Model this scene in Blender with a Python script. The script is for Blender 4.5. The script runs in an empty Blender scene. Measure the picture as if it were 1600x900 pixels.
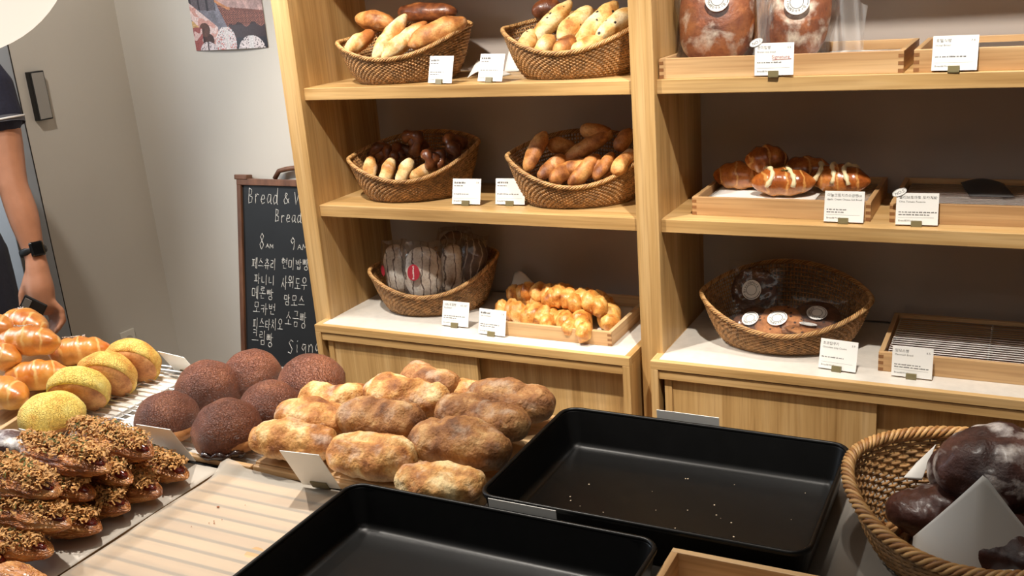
import bpy, bmesh, math, random
from mathutils import Vector, Matrix, noise, Euler
PI = math.pi
S = bpy.context.scene
COL = S.collection
# ---------------------------------------------------------------- camera
cam_d = bpy.data.cameras.new('camera'); cam = bpy.data.objects.new('camera', cam_d); COL.objects.link(cam)
yaw, pitch, roll = .4924, -.3018, -.0796
Fw = Vector((-math.sin(yaw)*math.cos(pitch), math.cos(yaw)*math.cos(pitch), math.sin(pitch)))
Rt = Vector((math.cos(yaw), math.sin(yaw), 0)); Up = Rt.cross(Fw)
R2 = Rt*math.cos(roll)+Up*math.sin(roll); U2 = -Rt*math.sin(roll)+Up*math.cos(roll)
m = Matrix((R2, U2, -Fw)).transposed().to_4x4(); m.translation = (2.0298, -2.4252, 1.6462)
cam.matrix_world = m
cam_d.sensor_width = 36; cam_d.lens = 1571.0/1600*36; cam_d.clip_start = .02
S.camera = cam
# ---------------------------------------------------------------- world, lights, exposure
W = bpy.data.worlds.new('world'); S.world = W; W.use_nodes = True
bg = W.node_tree.nodes['Background']; bg.inputs[0].default_value = (1.0, .93, .85, 1); bg.inputs[1].default_value = .055
S.view_settings.view_transform = 'Standard'; S.view_settings.look = 'None'; S.view_settings.gamma = 1
S.view_settings.use_curve_mapping = False; S.view_settings.exposure = 0.12
S.cycles.use_denoising = True
WARM = (1.0, .925, .83)
def spot(x, y, z, tx, ty, tz, e, ang=70, rad=.035, blend=.6):
    d = bpy.data.lights.new('ceiling_spot', 'SPOT'); o = bpy.data.objects.new('ceiling_spot', d); COL.objects.link(o)
    d.energy = e; d.color = WARM; d.spot_size = math.radians(ang); d.spot_blend = blend; d.shadow_soft_size = rad
    o.location = (x, y, z); o.rotation_euler = (Vector((tx, ty, tz))-Vector((x, y, z))).to_track_quat('-Z', 'Y').to_euler()
# track over the aisle between table and shelves (lights the shelf fronts)
for x in (.45, 1.75):
    spot(x, -.98, 2.75, x-.05, .05, 1.05, 200, 62)
# small downlights just in front of the shelf unit
for x in (.3, 1.0, 1.75):
    spot(x, -.13, 2.72, x, -.02, .6, 34, 46, .03)
# track over the table
for x, tx, e in ((-.45, -.05, 138), (.45, .75, 142), (1.50, 1.55, 26)):
    spot(x, -.74, 2.75, tx, -1.0, .7, e, 62)
# unseen wall washer, added to brighten the walls at the poster corner
spot(-.25, -.95, 2.75, -.66, .40, 1.30, 72, 75, .05)
def area(name, loc, target, sx, sy, e, col):
    d = bpy.data.lights.new(name, 'AREA'); o = bpy.data.objects.new(name, d); COL.objects.link(o)
    d.shape = 'RECTANGLE'; d.size = sx; d.size_y = sy; d.energy = e; d.color = col
    o.location = loc; o.rotation_euler = (Vector(target)-Vector(loc)).to_track_quat('-Z', 'Y').to_euler()
area('added_ceiling_fill', (1.2, -2.6, 2.85), (1.2, -2.6, 0), 2.4, 1.2, 8, (1, .94, .86))  # unseen area lamp added as soft fill for the room
area('street_daylight', (-1.7, -1.2, 2.6), (-2.2, .5, .5), 1.2, 1.2, 60, (.82, .91, 1))
area('doorway_daylight', (-1.65, -.75, 1.5), (-1.0, -.15, 1.2), .7, 1.6, 14, (.82, .91, 1))

# ---------------------------------------------------------------- helpers
class MB:
    def __init__(s): s.v = []; s.f = []
    def add(s, vs, fs, M=None):
        o = len(s.v)
        s.v += [tuple(M @ Vector(p)) if M else tuple(p) for p in vs]
        s.f += [tuple(i+o for i in f) for f in fs]; return s
    def box(s, x0, x1, y0, y1, z0, z1, M=None):
        vs = [(x, y, z) for x in (x0, x1) for y in (y0, y1) for z in (z0, z1)]
        return s.add(vs, [(0,1,3,2),(4,6,7,5),(0,4,5,1),(2,3,7,6),(0,2,6,4),(1,5,7,3)], M)
    def tube(s, pts, r, seg=6, closed=False, flat=1.0, M=None, caps=True):
        n = len(pts); P = [Vector(p) for p in pts]; vs = []; fs = []
        ref = None
        for i in range(n):
            if closed: t = P[(i+1) % n]-P[i-1]
            else: t = P[min(i+1, n-1)]-P[max(i-1, 0)]
            if t.length < 1e-9: t = Vector((0, 0, 1))
            t.normalize()
            if ref is None:
                ref = Vector((0, 0, 1)) if abs(t.z) < .9 else Vector((1, 0, 0))
            a = ref-t*ref.dot(t); a.normalize(); b = t.cross(a); ref = a
            rr = r[i] if isinstance(r, (list, tuple)) else r
            for k in range(seg):
                c = 2*PI*k/seg
                vs.append(P[i]+a*math.cos(c)*rr+b*math.sin(c)*rr*flat)
        for i in range(n if closed else n-1):
            for k in range(seg):
                k2 = (k+1) % seg; j = (i+1) % n
                fs.append((i*seg+k, i*seg+k2, j*seg+k2, j*seg+k))
        if not closed and caps:
            fs.append(tuple(range(seg))[::-1]); fs.append(tuple((n-1)*seg+k for k in range(seg)))
        return s.add(vs, fs, M)
    def ell(s, c, r, nu=12, nv=8, M=None, fn=None):
        vs = []; fs = []
        for i in range(nv+1):
            ph = PI*i/nv
            for j in range(nu):
                a = 2*PI*j/nu
                d = Vector((math.sin(ph)*math.cos(a), math.sin(ph)*math.sin(a), math.cos(ph)))
                k = fn(d) if fn else 1
                vs.append((c[0]+d.x*r[0]*k, c[1]+d.y*r[1]*k, c[2]+d.z*r[2]*k))
        for i in range(nv):
            for j in range(nu):
                fs.append((i*nu+j, (i+1)*nu+j, (i+1)*nu+(j+1) % nu, i*nu+(j+1) % nu))
        return s.add(vs, fs, M)
    def grid(s, nu, nv, fn, M=None):
        vs = [fn(i/nu, j/nv) for i in range(nu+1) for j in range(nv+1)]
        fs = [(i*(nv+1)+j, (i+1)*(nv+1)+j, (i+1)*(nv+1)+j+1, i*(nv+1)+j+1) for i in range(nu) for j in range(nv)]
        return s.add(vs, fs, M)
    def disc(s, c, r, n=24, M=None, ry=None):
        vs = [(c[0]+r*math.cos(2*PI*k/n), c[1]+(ry or r)*math.sin(2*PI*k/n), c[2]) for k in range(n)]
        return s.add(vs, [tuple(range(n))], M)
    def mesh(s, name, mat, smooth=False):
        me = bpy.data.meshes.new(name); me.from_pydata(s.v, [], s.f); me.update()
        for mm in (mat if isinstance(mat, (list, tuple)) else [mat]): me.materials.append(mm)
        if smooth: me.shade_smooth()
        return me
    def build(s, name, mat, parent=None, smooth=False, bevel=0, solid=0):
        return obj(name, s.mesh(name, mat, smooth), parent, bevel, solid)
def obj(name, me, parent=None, bevel=0, solid=0):
    o = bpy.data.objects.new(name, me); COL.objects.link(o); o.parent = parent
    if solid:
        md = o.modifiers.new('thick', 'SOLIDIFY'); md.thickness = solid; md.offset = 0
    if bevel:
        b = o.modifiers.new('bevel', 'BEVEL'); b.width = bevel; b.segments = 2; b.limit_method = 'ANGLE'; b.harden_normals = False
    return o
def thing(name, label, cat, loc=(0, 0, 0), rz=0, group=None):
    o = bpy.data.objects.new(name, None); COL.objects.link(o); o.location = loc; o.rotation_euler = (0, 0, rz)
    o.empty_display_size = .02
    return tag(o, label, cat, group)
def tag(o, label, cat, group=None):
    o['label'] = label; o['category'] = cat
    if group: o['group'] = group
    return o
def struct(o): o['kind'] = 'structure'; return o
def axes(a, b, rollang=0):
    """matrix at midpoint of a-b, local X along b-a, Z up-ish"""
    a = Vector(a); b = Vector(b); x = (b-a).normalized(); up = Vector((0, 0, 1))
    y = up.cross(x)
    y = y.normalized() if y.length > 1e-4 else Vector((0, 1, 0))
    z = x.cross(y)
    M = Matrix((x, y, z)).transposed() @ Matrix.Rotation(rollang, 3, 'X')
    M = M.to_4x4(); M.translation = (a+b)/2
    return M
def flat(x, y, z, deg, tilt=0, rl=0):
    return Matrix.Translation((x, y, z)) @ Matrix.Rotation(math.radians(deg), 4, 'Z') @ Matrix.Rotation(math.radians(tilt), 4, 'Y') @ Matrix.Rotation(math.radians(rl), 4, 'X')
def srgb(r, g, b):
    f = lambda c: (c/255/12.92) if c <= 10 else ((c/255+.055)/1.055)**2.4
    return (f(r), f(g), f(b), 1)
# ---------------------------------------------------------------- materials
def newmat(name):
    m = bpy.data.materials.new(name); m.use_nodes = True
    return m, m.node_tree.nodes, m.node_tree.links, m.node_tree.nodes['Principled BSDF']
def ramp(N, stops):
    r = N.new('ShaderNodeValToRGB'); e = r.color_ramp.elements
    while len(e) < len(stops): e.new(.5)
    for el, (p, c) in zip(e, stops): el.position = p; el.color = c
    return r
def plain(name, col, rough=.5, metal=0, coat=0, nscale=0, namt=.12, bump=0, bscale=80, spec=.5):
    m, N, L, B = newmat(name)
    B.inputs['Base Color'].default_value = col; B.inputs['Roughness'].default_value = rough; B.inputs['Metallic'].default_value = metal
    B.inputs['Coat Weight'].default_value = coat; B.inputs['Specular IOR Level'].default_value = spec
    tc = N.new('ShaderNodeTexCoord')
    if nscale:
        n = N.new('ShaderNodeTexNoise'); n.inputs['Scale'].default_value = nscale; n.inputs['Detail'].default_value = 6
        L.new(tc.outputs['Object'], n.inputs['Vector'])
        r = ramp(N, [(.3, tuple(c*(1-namt) for c in col[:3])+(1,)), (.7, tuple(min(1, c*(1+namt)) for c in col[:3])+(1,))])
        L.new(n.outputs['Fac'], r.inputs[0]); L.new(r.outputs[0], B.inputs['Base Color'])
    if bump:
        n = N.new('ShaderNodeTexNoise'); n.inputs['Scale'].default_value = bscale; n.inputs['Detail'].default_value = 4
        L.new(tc.outputs['Object'], n.inputs['Vector'])
        b = N.new('ShaderNodeBump'); b.inputs['Strength'].default_value = bump; b.inputs['Distance'].default_value = .002
        L.new(n.outputs['Fac'], b.inputs['Height']); L.new(b.outputs[0], B.inputs['Normal'])
    return m
def wood(name, axis, c1, c2, c3, sc=1.0, rough=.45):
    m, N, L, B = newmat(name)
    tc = N.new('ShaderNodeTexCoord'); mp = N.new('ShaderNodeMapping'); oi = N.new('ShaderNodeObjectInfo')
    s = [26*sc, 26*sc, 26*sc]; s['XYZ'.index(axis)] = 1.3*sc
    mp.inputs['Scale'].default_value = s
    vm = N.new('ShaderNodeVectorMath'); vm.operation = 'ADD'
    mu = N.new('ShaderNodeMath'); mu.operation = 'MULTIPLY'; mu.inputs[1].default_value = 17
    L.new(oi.outputs['Random'], mu.inputs[0]); L.new(tc.outputs['Object'], vm.inputs[0]); L.new(mu.outputs[0], vm.inputs[1])
    L.new(vm.outputs[0], mp.inputs[0])
    n = N.new('ShaderNodeTexNoise'); n.inputs['Scale'].default_value = 1; n.inputs['Detail'].default_value = 5; n.inputs['Distortion'].default_value = .35
    L.new(mp.outputs[0], n.inputs['Vector'])
    r = ramp(N, [(.28, c1), (.5, c2), (.72, c3)]); L.new(n.outputs['Fac'], r.inputs[0])
    mp2 = N.new('ShaderNodeMapping'); s2 = [190*sc, 190*sc, 190*sc]; s2['XYZ'.index(axis)] = 5*sc; mp2.inputs['Scale'].default_value = s2
    L.new(vm.outputs[0], mp2.inputs[0])
    n2 = N.new('ShaderNodeTexNoise'); n2.inputs['Scale'].default_value = 1; n2.inputs['Detail'].default_value = 3
    L.new(mp2.outputs[0], n2.inputs['Vector'])
    r2 = ramp(N, [(.35, (.72, .66, .6, 1)), (.55, (1, 1, 1, 1))]); L.new(n2.outputs['Fac'], r2.inputs[0])
    mx = N.new('ShaderNodeMix'); mx.data_type = 'RGBA'; mx.blend_type = 'MULTIPLY'; mx.inputs[0].default_value = .55
    L.new(r.outputs[0], mx.inputs[6]); L.new(r2.outputs[0], mx.inputs[7]); L.new(mx.outputs[2], B.inputs['Base Color'])
    b = N.new('ShaderNodeBump'); b.inputs['Strength'].default_value = .12; b.inputs['Distance'].default_value = .001
    L.new(n2.outputs['Fac'], b.inputs['Height']); L.new(b.outputs[0], B.inputs['Normal'])
    B.inputs['Roughness'].default_value = rough
    return m
def bread_mat(name, stops, scale=14, detail=5, flour=None, bottom=None, rough=.6, bump=.35, bscale=90, coat=0, crack=0, bands=None, spots=None, stretch=(1, 1, 1), fine=.5, lam=0):
    """stops: crust colour ramp; flour=(colour,threshold); bottom=(colour,z0,z1) generated height; bands=(colour,freq,width)"""
    m, N, L, B = newmat(name)
    tc = N.new('ShaderNodeTexCoord'); oi = N.new('ShaderNodeObjectInfo')
    mu = N.new('ShaderNodeMath'); mu.operation = 'MULTIPLY'; mu.inputs[1].default_value = 31; L.new(oi.outputs['Random'], mu.inputs[0])
    vm = N.new('ShaderNodeVectorMath'); vm.operation = 'ADD'; L.new(tc.outputs['Object'], vm.inputs[0]); L.new(mu.outputs[0], vm.inputs[1])
    mp = N.new('ShaderNodeMapping'); mp.inputs['Scale'].default_value = stretch; L.new(vm.outputs[0], mp.inputs[0])
    def nz(sc, det, dist=0.0):
        n = N.new('ShaderNodeTexNoise'); n.inputs['Scale'].default_value = sc; n.inputs['Detail'].default_value = det; n.inputs['Distortion'].default_value = dist
        L.new(mp.outputs[0], n.inputs['Vector']); return n
    def mix(f, a, b):
        x = N.new('ShaderNodeMix'); x.data_type = 'RGBA'
        if isinstance(f, float): x.inputs[0].default_value = f
        else: L.new(f, x.inputs[0])
        L.new(a, x.inputs[6])
        if isinstance(b, tuple): x.inputs[7].default_value = b
        else: L.new(b, x.inputs[7])
        return x.outputs[2]
    n1 = nz(scale*1.7, 6, .35); n1.inputs['Roughness'].default_value = .52; r = ramp(N, stops); L.new(n1.outputs['Fac'], r.inputs[0]); col = r.outputs[0]
    if bands:
        sx = N.new('ShaderNodeSeparateXYZ'); L.new(tc.outputs['Object'], sx.inputs[0])
        ma = N.new('ShaderNodeMath'); ma.operation = 'MULTIPLY_ADD'; ma.inputs[1].default_value = .55; L.new(sx.outputs[1], ma.inputs[0]); L.new(sx.outputs[0], ma.inputs[2])
        nb_ = nz(22, 3); mn = N.new('ShaderNodeMath'); mn.operation = 'MULTIPLY_ADD'; mn.inputs[1].default_value = .035; L.new(nb_.outputs['Fac'], mn.inputs[0]); L.new(ma.outputs[0], mn.inputs[2])
        m2 = N.new('ShaderNodeMath'); m2.operation = 'MULTIPLY'; m2.inputs[1].default_value = bands[1]; L.new(mn.outputs[0], m2.inputs[0])
        m3 = N.new('ShaderNodeMath'); m3.operation = 'SINE'; L.new(m2.outputs[0], m3.inputs[0])
        mr = N.new('ShaderNodeMapRange'); mr.inputs[1].default_value = 1-bands[2]; mr.inputs[2].default_value = 1; L.new(m3.outputs[0], mr.inputs[0])
        col = mix(mr.outputs[0], col, bands[0])
    if bottom:
        g = N.new('ShaderNodeSeparateXYZ'); L.new(tc.outputs['Generated'], g.inputs[0])
        nb = nz(scale*1.3, 3); ad = N.new('ShaderNodeMath'); ad.operation = 'MULTIPLY_ADD'; ad.inputs[1].default_value = .35
        L.new(nb.outputs['Fac'], ad.inputs[0]); L.new(g.outputs[2], ad.inputs[2])
        mr = N.new('ShaderNodeMapRange'); mr.inputs[1].default_value = bottom[2]+.17; mr.inputs[2].default_value = bottom[1]+.17; L.new(ad.outputs[0], mr.inputs[0])
        col = mix(mr.outputs[0], col, bottom[0])
    if flour:
        nf = nz(scale*2.1, 8, .3); fr = ramp(N, [(flour[1], (0, 0, 0, 1)), (flour[1]+.16, (1, 1, 1, 1))]); L.new(nf.outputs['Fac'], fr.inputs[0])
        ml = N.new('ShaderNodeMath'); ml.operation = 'MULTIPLY'; ml.inputs[1].default_value = flour[2]; L.new(fr.outputs[0], ml.inputs[0])
        col = mix(ml.outputs[0], col, flour[0])
    if spots:
        vo = N.new('ShaderNodeTexVoronoi'); vo.inputs['Scale'].default_value = spots[1]; L.new(mp.outputs[0], vo.inputs['Vector'])
        fr = ramp(N, [(spots[2], (1, 1, 1, 1)), (spots[2]+.05, (0, 0, 0, 1))]); L.new(vo.outputs['Distance'], fr.inputs[0]); col = mix(fr.outputs[0], col, spots[0])
    fn_ = nz(scale*16, 6, .1); fr_ = ramp(N, [(.32, (.52, .44, .38, 1)), (.52, (1, 1, 1, 1))]); L.new(fn_.outputs['Fac'], fr_.inputs[0])
    mm = N.new('ShaderNodeMix'); mm.data_type = 'RGBA'; mm.blend_type = 'MULTIPLY'; mm.inputs[0].default_value = fine; L.new(col, mm.inputs[6]); L.new(fr_.outputs[0], mm.inputs[7]); col = mm.outputs[2]
    if lam:
        sx = N.new('ShaderNodeSeparateXYZ'); L.new(tc.outputs['Object'], sx.inputs[0]); n9 = nz(28, 3)
        a1 = N.new('ShaderNodeMath'); a1.operation = 'MULTIPLY_ADD'; a1.inputs[1].default_value = .05; L.new(n9.outputs['Fac'], a1.inputs[0]); L.new(sx.outputs[2], a1.inputs[2])
        a2 = N.new('ShaderNodeMath'); a2.operation = 'MULTIPLY'; a2.inputs[1].default_value = lam; L.new(a1.outputs[0], a2.inputs[0])
        a3 = N.new('ShaderNodeMath'); a3.operation = 'SINE'; L.new(a2.outputs[0], a3.inputs[0]); lam_h = a3.outputs[0]
    hb = nz(bscale*2.2, 8, .2)
    h = hb.outputs['Fac']
    if lam:
        al = N.new('ShaderNodeMath'); al.operation = 'MULTIPLY_ADD'; al.inputs[1].default_value = .35; L.new(lam_h, al.inputs[0]); L.new(h, al.inputs[2]); h = al.outputs[0]
    if crack:
        vo = N.new('ShaderNodeTexVoronoi'); vo.feature = 'DISTANCE_TO_EDGE'; vo.inputs['Scale'].default_value = crack
        wv = N.new('ShaderNodeVectorMath'); wv.operation = 'MULTIPLY_ADD'; wv.inputs[1].default_value = (.03, .03, .03)
        nn = nz(40, 3); L.new(nn.outputs['Color'], wv.inputs[0]); L.new(mp.outputs[0], wv.inputs[2]); L.new(wv.outputs[0], vo.inputs['Vector'])
        cr = ramp(N, [(0, (0, 0, 0, 1)), (.09, (1, 1, 1, 1))]); L.new(vo.outputs['Distance'], cr.inputs[0])
        am = N.new('ShaderNodeMath'); am.operation = 'MULTIPLY_ADD'; am.inputs[1].default_value = .8; L.new(cr.outputs[0], am.inputs[0]); L.new(h, am.inputs[2]); h = am.outputs[0]
    b = N.new('ShaderNodeBump'); b.inputs['Strength'].default_value = bump; b.inputs['Distance'].default_value = .004
    L.new(h, b.inputs['Height']); L.new(b.outputs[0], B.inputs['Normal'])
    L.new(col, B.inputs['Base Color']); B.inputs['Roughness'].default_value = rough; B.inputs['Coat Weight'].default_value = coat; B.inputs['Coat Roughness'].default_value = .22
    B.inputs['Subsurface Weight'].default_value = 0.0
    return m
OAK = (srgb(166, 128, 76), srgb(196, 158, 102), srgb(212, 178, 126))
oak_z = wood('oak_vertical', 'Z', *OAK); oak_x = wood('oak_lengthwise', 'X', *OAK); oak_y = wood('oak_depthwise', 'Y', *OAK)
TRW = (srgb(180, 138, 92), srgb(206, 168, 120), srgb(220, 188, 144))
tray_x = wood('beech_lengthwise', 'X', *TRW, sc=.8); tray_y = wood('beech_depthwise', 'Y', *TRW, sc=.8)
endgrain = plain('end_grain', srgb(140, 95, 55), .6, nscale=200)
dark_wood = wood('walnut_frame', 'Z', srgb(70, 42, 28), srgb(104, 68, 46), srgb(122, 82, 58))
paint = plain('wall_paint', srgb(200, 195, 186), .75, nscale=2.2, namt=.035, bump=.05, bscale=120)
paint_back = plain('shelf_back_paint', srgb(178, 168, 160), .7, nscale=2.5, namt=.04)
floor_m = plain('floor_tile', srgb(120, 112, 104), .5, nscale=5)
ceil_m = plain('ceiling_paint', srgb(210, 205, 198), .8, nscale=3, namt=.03)
terrazzo = plain('terrazzo', srgb(214, 208, 198), .4, nscale=45, namt=.06)
table_m = plain('table_stone', srgb(126, 121, 114), .22, nscale=6, namt=.10)
rattan = plain('rattan', srgb(164, 122, 76), .5, nscale=70, namt=.5, bump=.3, bscale=150)
rattan_m = plain('rattan_rim_brown', srgb(160, 112, 62), .5, nscale=40, namt=.3, bump=.2, bscale=150)
rattan_d = plain('rattan_rim_dark', srgb(112, 72, 38), .5, nscale=40, namt=.3, bump=.2, bscale=150)
rattan_l = plain('rattan_rim', srgb(196, 152, 96), .45, nscale=40, namt=.22, bump=.2, bscale=150)
black_metal = plain('black_nonstick', srgb(10, 10, 10), .36, nscale=30, namt=.2, bump=.04, bscale=300, spec=.28)
steel = plain('steel_wire', srgb(225, 223, 220), .34, metal=1)
brass_dark = plain('olive_clip', srgb(122, 112, 80), .35)
card_m = plain('card_stock', srgb(244, 243, 238), .45)
ink = plain('ink_grey', srgb(95, 93, 90), .7)
ink_l = plain('ink_pale', srgb(150, 148, 144), .7)
ink_red = plain('ink_red', srgb(150, 60, 50), .7)
paper_w = plain('white_paper', srgb(232, 230, 224), .6)
def paper_mat():
    m, N, L, B = newmat('parchment_paper')
    d = N.new('ShaderNodeBsdfDiffuse'); d.inputs[0].default_value = srgb(232, 224, 210)
    t = N.new('ShaderNodeBsdfTranslucent'); t.inputs[0].default_value = srgb(238, 228, 208)
    p = N.new('ShaderNodeBsdfTransparent'); a = N.new('ShaderNodeMixShader'); a.inputs[0].default_value = .3
    b = N.new('ShaderNodeMixShader'); b.inputs[0].default_value = .38; o = N['Material Output']
    L.new(d.outputs[0], a.inputs[1]); L.new(t.outputs[0], a.inputs[2]); L.new(a.outputs[0], b.inputs[1]); L.new(p.outputs[0], b.inputs[2]); L.new(b.outputs[0], o.inputs[0])
    return m
parchment = paper_mat()
def film_mat(name='clear_film', haze=.1):
    m, N, L, B = newmat(name)
    g = N.new('ShaderNodeBsdfGlossy'); g.inputs[0].default_value = (.9, .9, .9, 1); g.inputs[1].default_value = .17
    d = N.new('ShaderNodeBsdfDiffuse'); d.inputs[0].default_value = (.85, .85, .85, 1)
    p = N.new('ShaderNodeBsdfTransparent'); lw = N.new('ShaderNodeLayerWeight'); lw.inputs[0].default_value = .35
    mr = N.new('ShaderNodeMapRange'); mr.inputs[3].default_value = .035; mr.inputs[4].default_value = .5; L.new(lw.outputs['Fresnel'], mr.inputs[0])
    a = N.new('ShaderNodeMixShader'); a.inputs[0].default_value = haze; L.new(p.outputs[0], a.inputs[1]); L.new(d.outputs[0], a.inputs[2])
    b = N.new('ShaderNodeMixShader'); L.new(mr.outputs[0], b.inputs[0]); L.new(a.outputs[0], b.inputs[1]); L.new(g.outputs[0], b.inputs[2])
    L.new(b.outputs[0], N['Material Output'].inputs[0]); return m
film = film_mat(haze=.02); film_h = film_mat('hazy_film', .2)
K = srgb
m_ciab = bread_mat('rustic_crust', [(.30, K(128, 74, 36)), (.43, K(184, 122, 62)), (.54, K(218, 164, 96)), (.66, K(242, 212, 156))], 11, 6, flour=(K(232, 216, 196), .53, .42), rough=.7, bump=1.0, bscale=55, bottom=(K(216, 186, 150), .0, .40))
m_ciab_d = bread_mat('dark_rustic_crust', [(.30, K(104, 64, 34)), (.44, K(146, 96, 54)), (.56, K(178, 126, 74)), (.7, K(214, 172, 116))], 12, 6, flour=(K(216, 196, 172), .53, .42), rough=.72, bump=1.0, bscale=55, bottom=(K(200, 170, 138), .0, .38))
m_white = bread_mat('pale_crust', [(.34, K(176, 106, 48)), (.47, K(214, 158, 88)), (.58, K(238, 206, 148)), (.72, K(246, 228, 188))], 10, 5, flour=(K(250, 244, 230), .56, .5), rough=.65, bump=.25)
m_gold = bread_mat('golden_crust', [(.32, K(120, 66, 28)), (.5, K(190, 124, 62)), (.66, K(222, 168, 100)), (.8, K(240, 208, 150))], 13, 5, flour=(K(240, 222, 190), .6, .4), rough=.55, bump=.3)
m_brown = bread_mat('brown_glazed_crust', [(.3, K(58, 28, 16)), (.5, K(112, 60, 30)), (.7, K(160, 98, 50))], 16, 5, rough=.4, bump=.3, coat=.5)
m_raisin = bread_mat('olive_roll_crust', [(.34, K(190, 122, 56)), (.46, K(228, 178, 104)), (.58, K(242, 212, 152)), (.72, K(248, 232, 194))], 12, 5, spots=(K(30, 20, 22), 34, .13), rough=.6, bump=.25)
m_salt = bread_mat('egg_washed_crust', [(.3, K(196, 104, 34)), (.5, K(222, 140, 54)), (.7, K(236, 172, 88))], 12, 4, fine=.15, bottom=(K(246, 212, 146), .05, .55), bands=(K(240, 192, 116), 120, .16), rough=.35, bump=.08, coat=.6)
m_melon = bread_mat('cookie_crust', [(.3, K(226, 168, 70)), (.43, K(240, 202, 94)), (.6, K(246, 222, 118)), (.75, K(250, 232, 144))], 13, 5, fine=.3, crack=115, rough=.6, bump=.75, bscale=160)
m_melon_o = bread_mat('toasted_cookie_crust', [(.3, K(208, 128, 50)), (.45, K(230, 172, 76)), (.62, K(242, 206, 106)), (.78, K(248, 224, 138))], 13, 5, fine=.3, crack=115, rough=.6, bump=.75, bscale=160)
m_melon_b = bread_mat('bun_underside', [(.3, K(150, 86, 44)), (.5, K(196, 132, 76)), (.7, K(222, 170, 110))], 14, 4, rough=.65, bump=.2)
m_mocha = bread_mat('mocha_crust', [(.3, K(94, 52, 34)), (.5, K(122, 70, 48)), (.7, K(150, 94, 66))], 9, 4, crack=150, rough=.45, bump=.9, bscale=160, fine=.35)
m_choc = plain('chocolate', srgb(44, 24, 18), .25, coat=.4)
m_tan = bread_mat('tan_crust', [(.3, K(166, 104, 58)), (.6, K(196, 138, 84))], 12, 3, rough=.5, bump=.1)
m_dan = bread_mat('laminated_crust', [(.28, K(122, 66, 30)), (.46, K(176, 106, 50)), (.62, K(214, 150, 84)), (.78, K(238, 196, 136))], 16, 5, fine=.3, rough=.42, bump=.7, bscale=60, coat=.3, stretch=(.45, 1.4, 1.8), lam=1500)
m_saus = plain('glazed_sausage', srgb(110, 34, 22), .18, coat=.5, nscale=40, namt=.4)
m_flake = plain('fried_flakes', srgb(196, 146, 84), .7, nscale=90, namt=.45)
m_herb = plain('dried_herb', srgb(88, 92, 40), .8, nscale=120, namt=.3)
m_crois = bread_mat('twist_crust', [(.3, K(150, 78, 28)), (.44, K(212, 138, 60)), (.58, K(238, 182, 98)), (.74, K(248, 216, 150))], 16, 6, rough=.4, bump=.45, bscale=90, coat=.35)
m_cream = plain('garlic_cream', srgb(240, 222, 176), .35, coat=.4, nscale=60)
m_rye = bread_mat('rye_flour_stripes', [(.3, K(150, 118, 92)), (.46, K(222, 206, 188)), (.7, K(244, 238, 228))], 9, 5, bands=(K(86, 56, 40), 230, .16), rough=.8, bump=.4)
m_ryed = bread_mat('dark_rye', [(.3, K(52, 32, 24)), (.6, K(98, 66, 48)), (.8, K(150, 116, 92))], 14, 5, bands=(K(180, 160, 140), 260, .25), rough=.7, bump=.3)
m_round = bread_mat('round_loaf_crust', [(.3, K(96, 48, 24)), (.5, K(150, 82, 42)), (.68, K(188, 116, 62)), (.82, K(214, 152, 92))], 9, 6, flour=(K(246, 236, 218), .53, .9), rough=.5, bump=.35, coat=.25)
m_cookie = bread_mat('chocolate_cookie', [(.3, K(70, 38, 20)), (.6, K(112, 66, 36)), (.8, K(140, 88, 52))], 30, 5, spots=(K(34, 18, 12), 60, .22), rough=.7, bump=.5)
m_cookie_l = bread_mat('brown_cookie', [(.3, K(150, 92, 48)), (.6, K(196, 132, 78)), (.8, K(216, 162, 104))], 30, 5, spots=(K(60, 32, 18), 60, .2), rough=.7, bump=.5)
m_chbread = bread_mat('dark_chocolate_bread', [(.3, K(44, 24, 20)), (.55, K(74, 44, 38)), (.75, K(104, 66, 56))], 10, 5, flour=(K(240, 232, 226), .51, .95), rough=.5, bump=.5, coat=.2)
m_chbread_p = bread_mat('glossy_chocolate_bread', [(.3, K(48, 26, 22)), (.6, K(84, 50, 42))], 10, 4, rough=.4, bump=.25, coat=.3)
# ---------------------------------------------------------------- room shell
ZS = [1.33, .97]                      # undersides of the two shelves in view
YB = .4015                            # wall plane behind the shelves
def slab(name, b, mat, bevel=0, parent=None):
    return MB().box(*b).build(name, mat, parent, bevel=bevel)
struct(slab('floor', (-3.2, 4.5, -5, 1.2, -.06, 0), floor_m))
struct(slab('wall_back', (-1.20, 4.5, YB, YB+.12, 0, 2.95), paint))
wl = struct(slab('wall_left', (-1.20, -1.082, -.086, YB, 0, 2.95), paint))
struct(slab('ceiling', (-1.20, 4.5, -2.0, YB, 2.95, 3.0), ceil_m))
struct(slab('trim_1', (-1.086, -1.079, -.090, -.085, 0, 2.3), plain('dark_gap', srgb(40, 36, 34), .8)))
df = bpy.data.objects.new('door_1', None); COL.objects.link(df); struct(df)
bluegrey = plain('blue_grey_frame', srgb(160, 168, 178), .5, nscale=8, namt=.06)
greyframe = plain('grey_frame', srgb(124, 122, 120), .55, nscale=8, namt=.05)
MB().box(-1.20, -1.076, -.18, -.090, 0, 2.3).build('jamb', bluegrey, df, bevel=.004)
MB().box(-1.20, -1.10, -.205, -.18, 0, 2.3).build('stop', greyframe, df, bevel=.003)
MB().box(-1.20, -1.076, -1.30, -1.23, 0, 2.3).build('jamb', bluegrey, df, bevel=.004)
MB().box(-1.20, -1.076, -1.30, -.090, 2.3, 2.95).build('header', paint, df)
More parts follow.
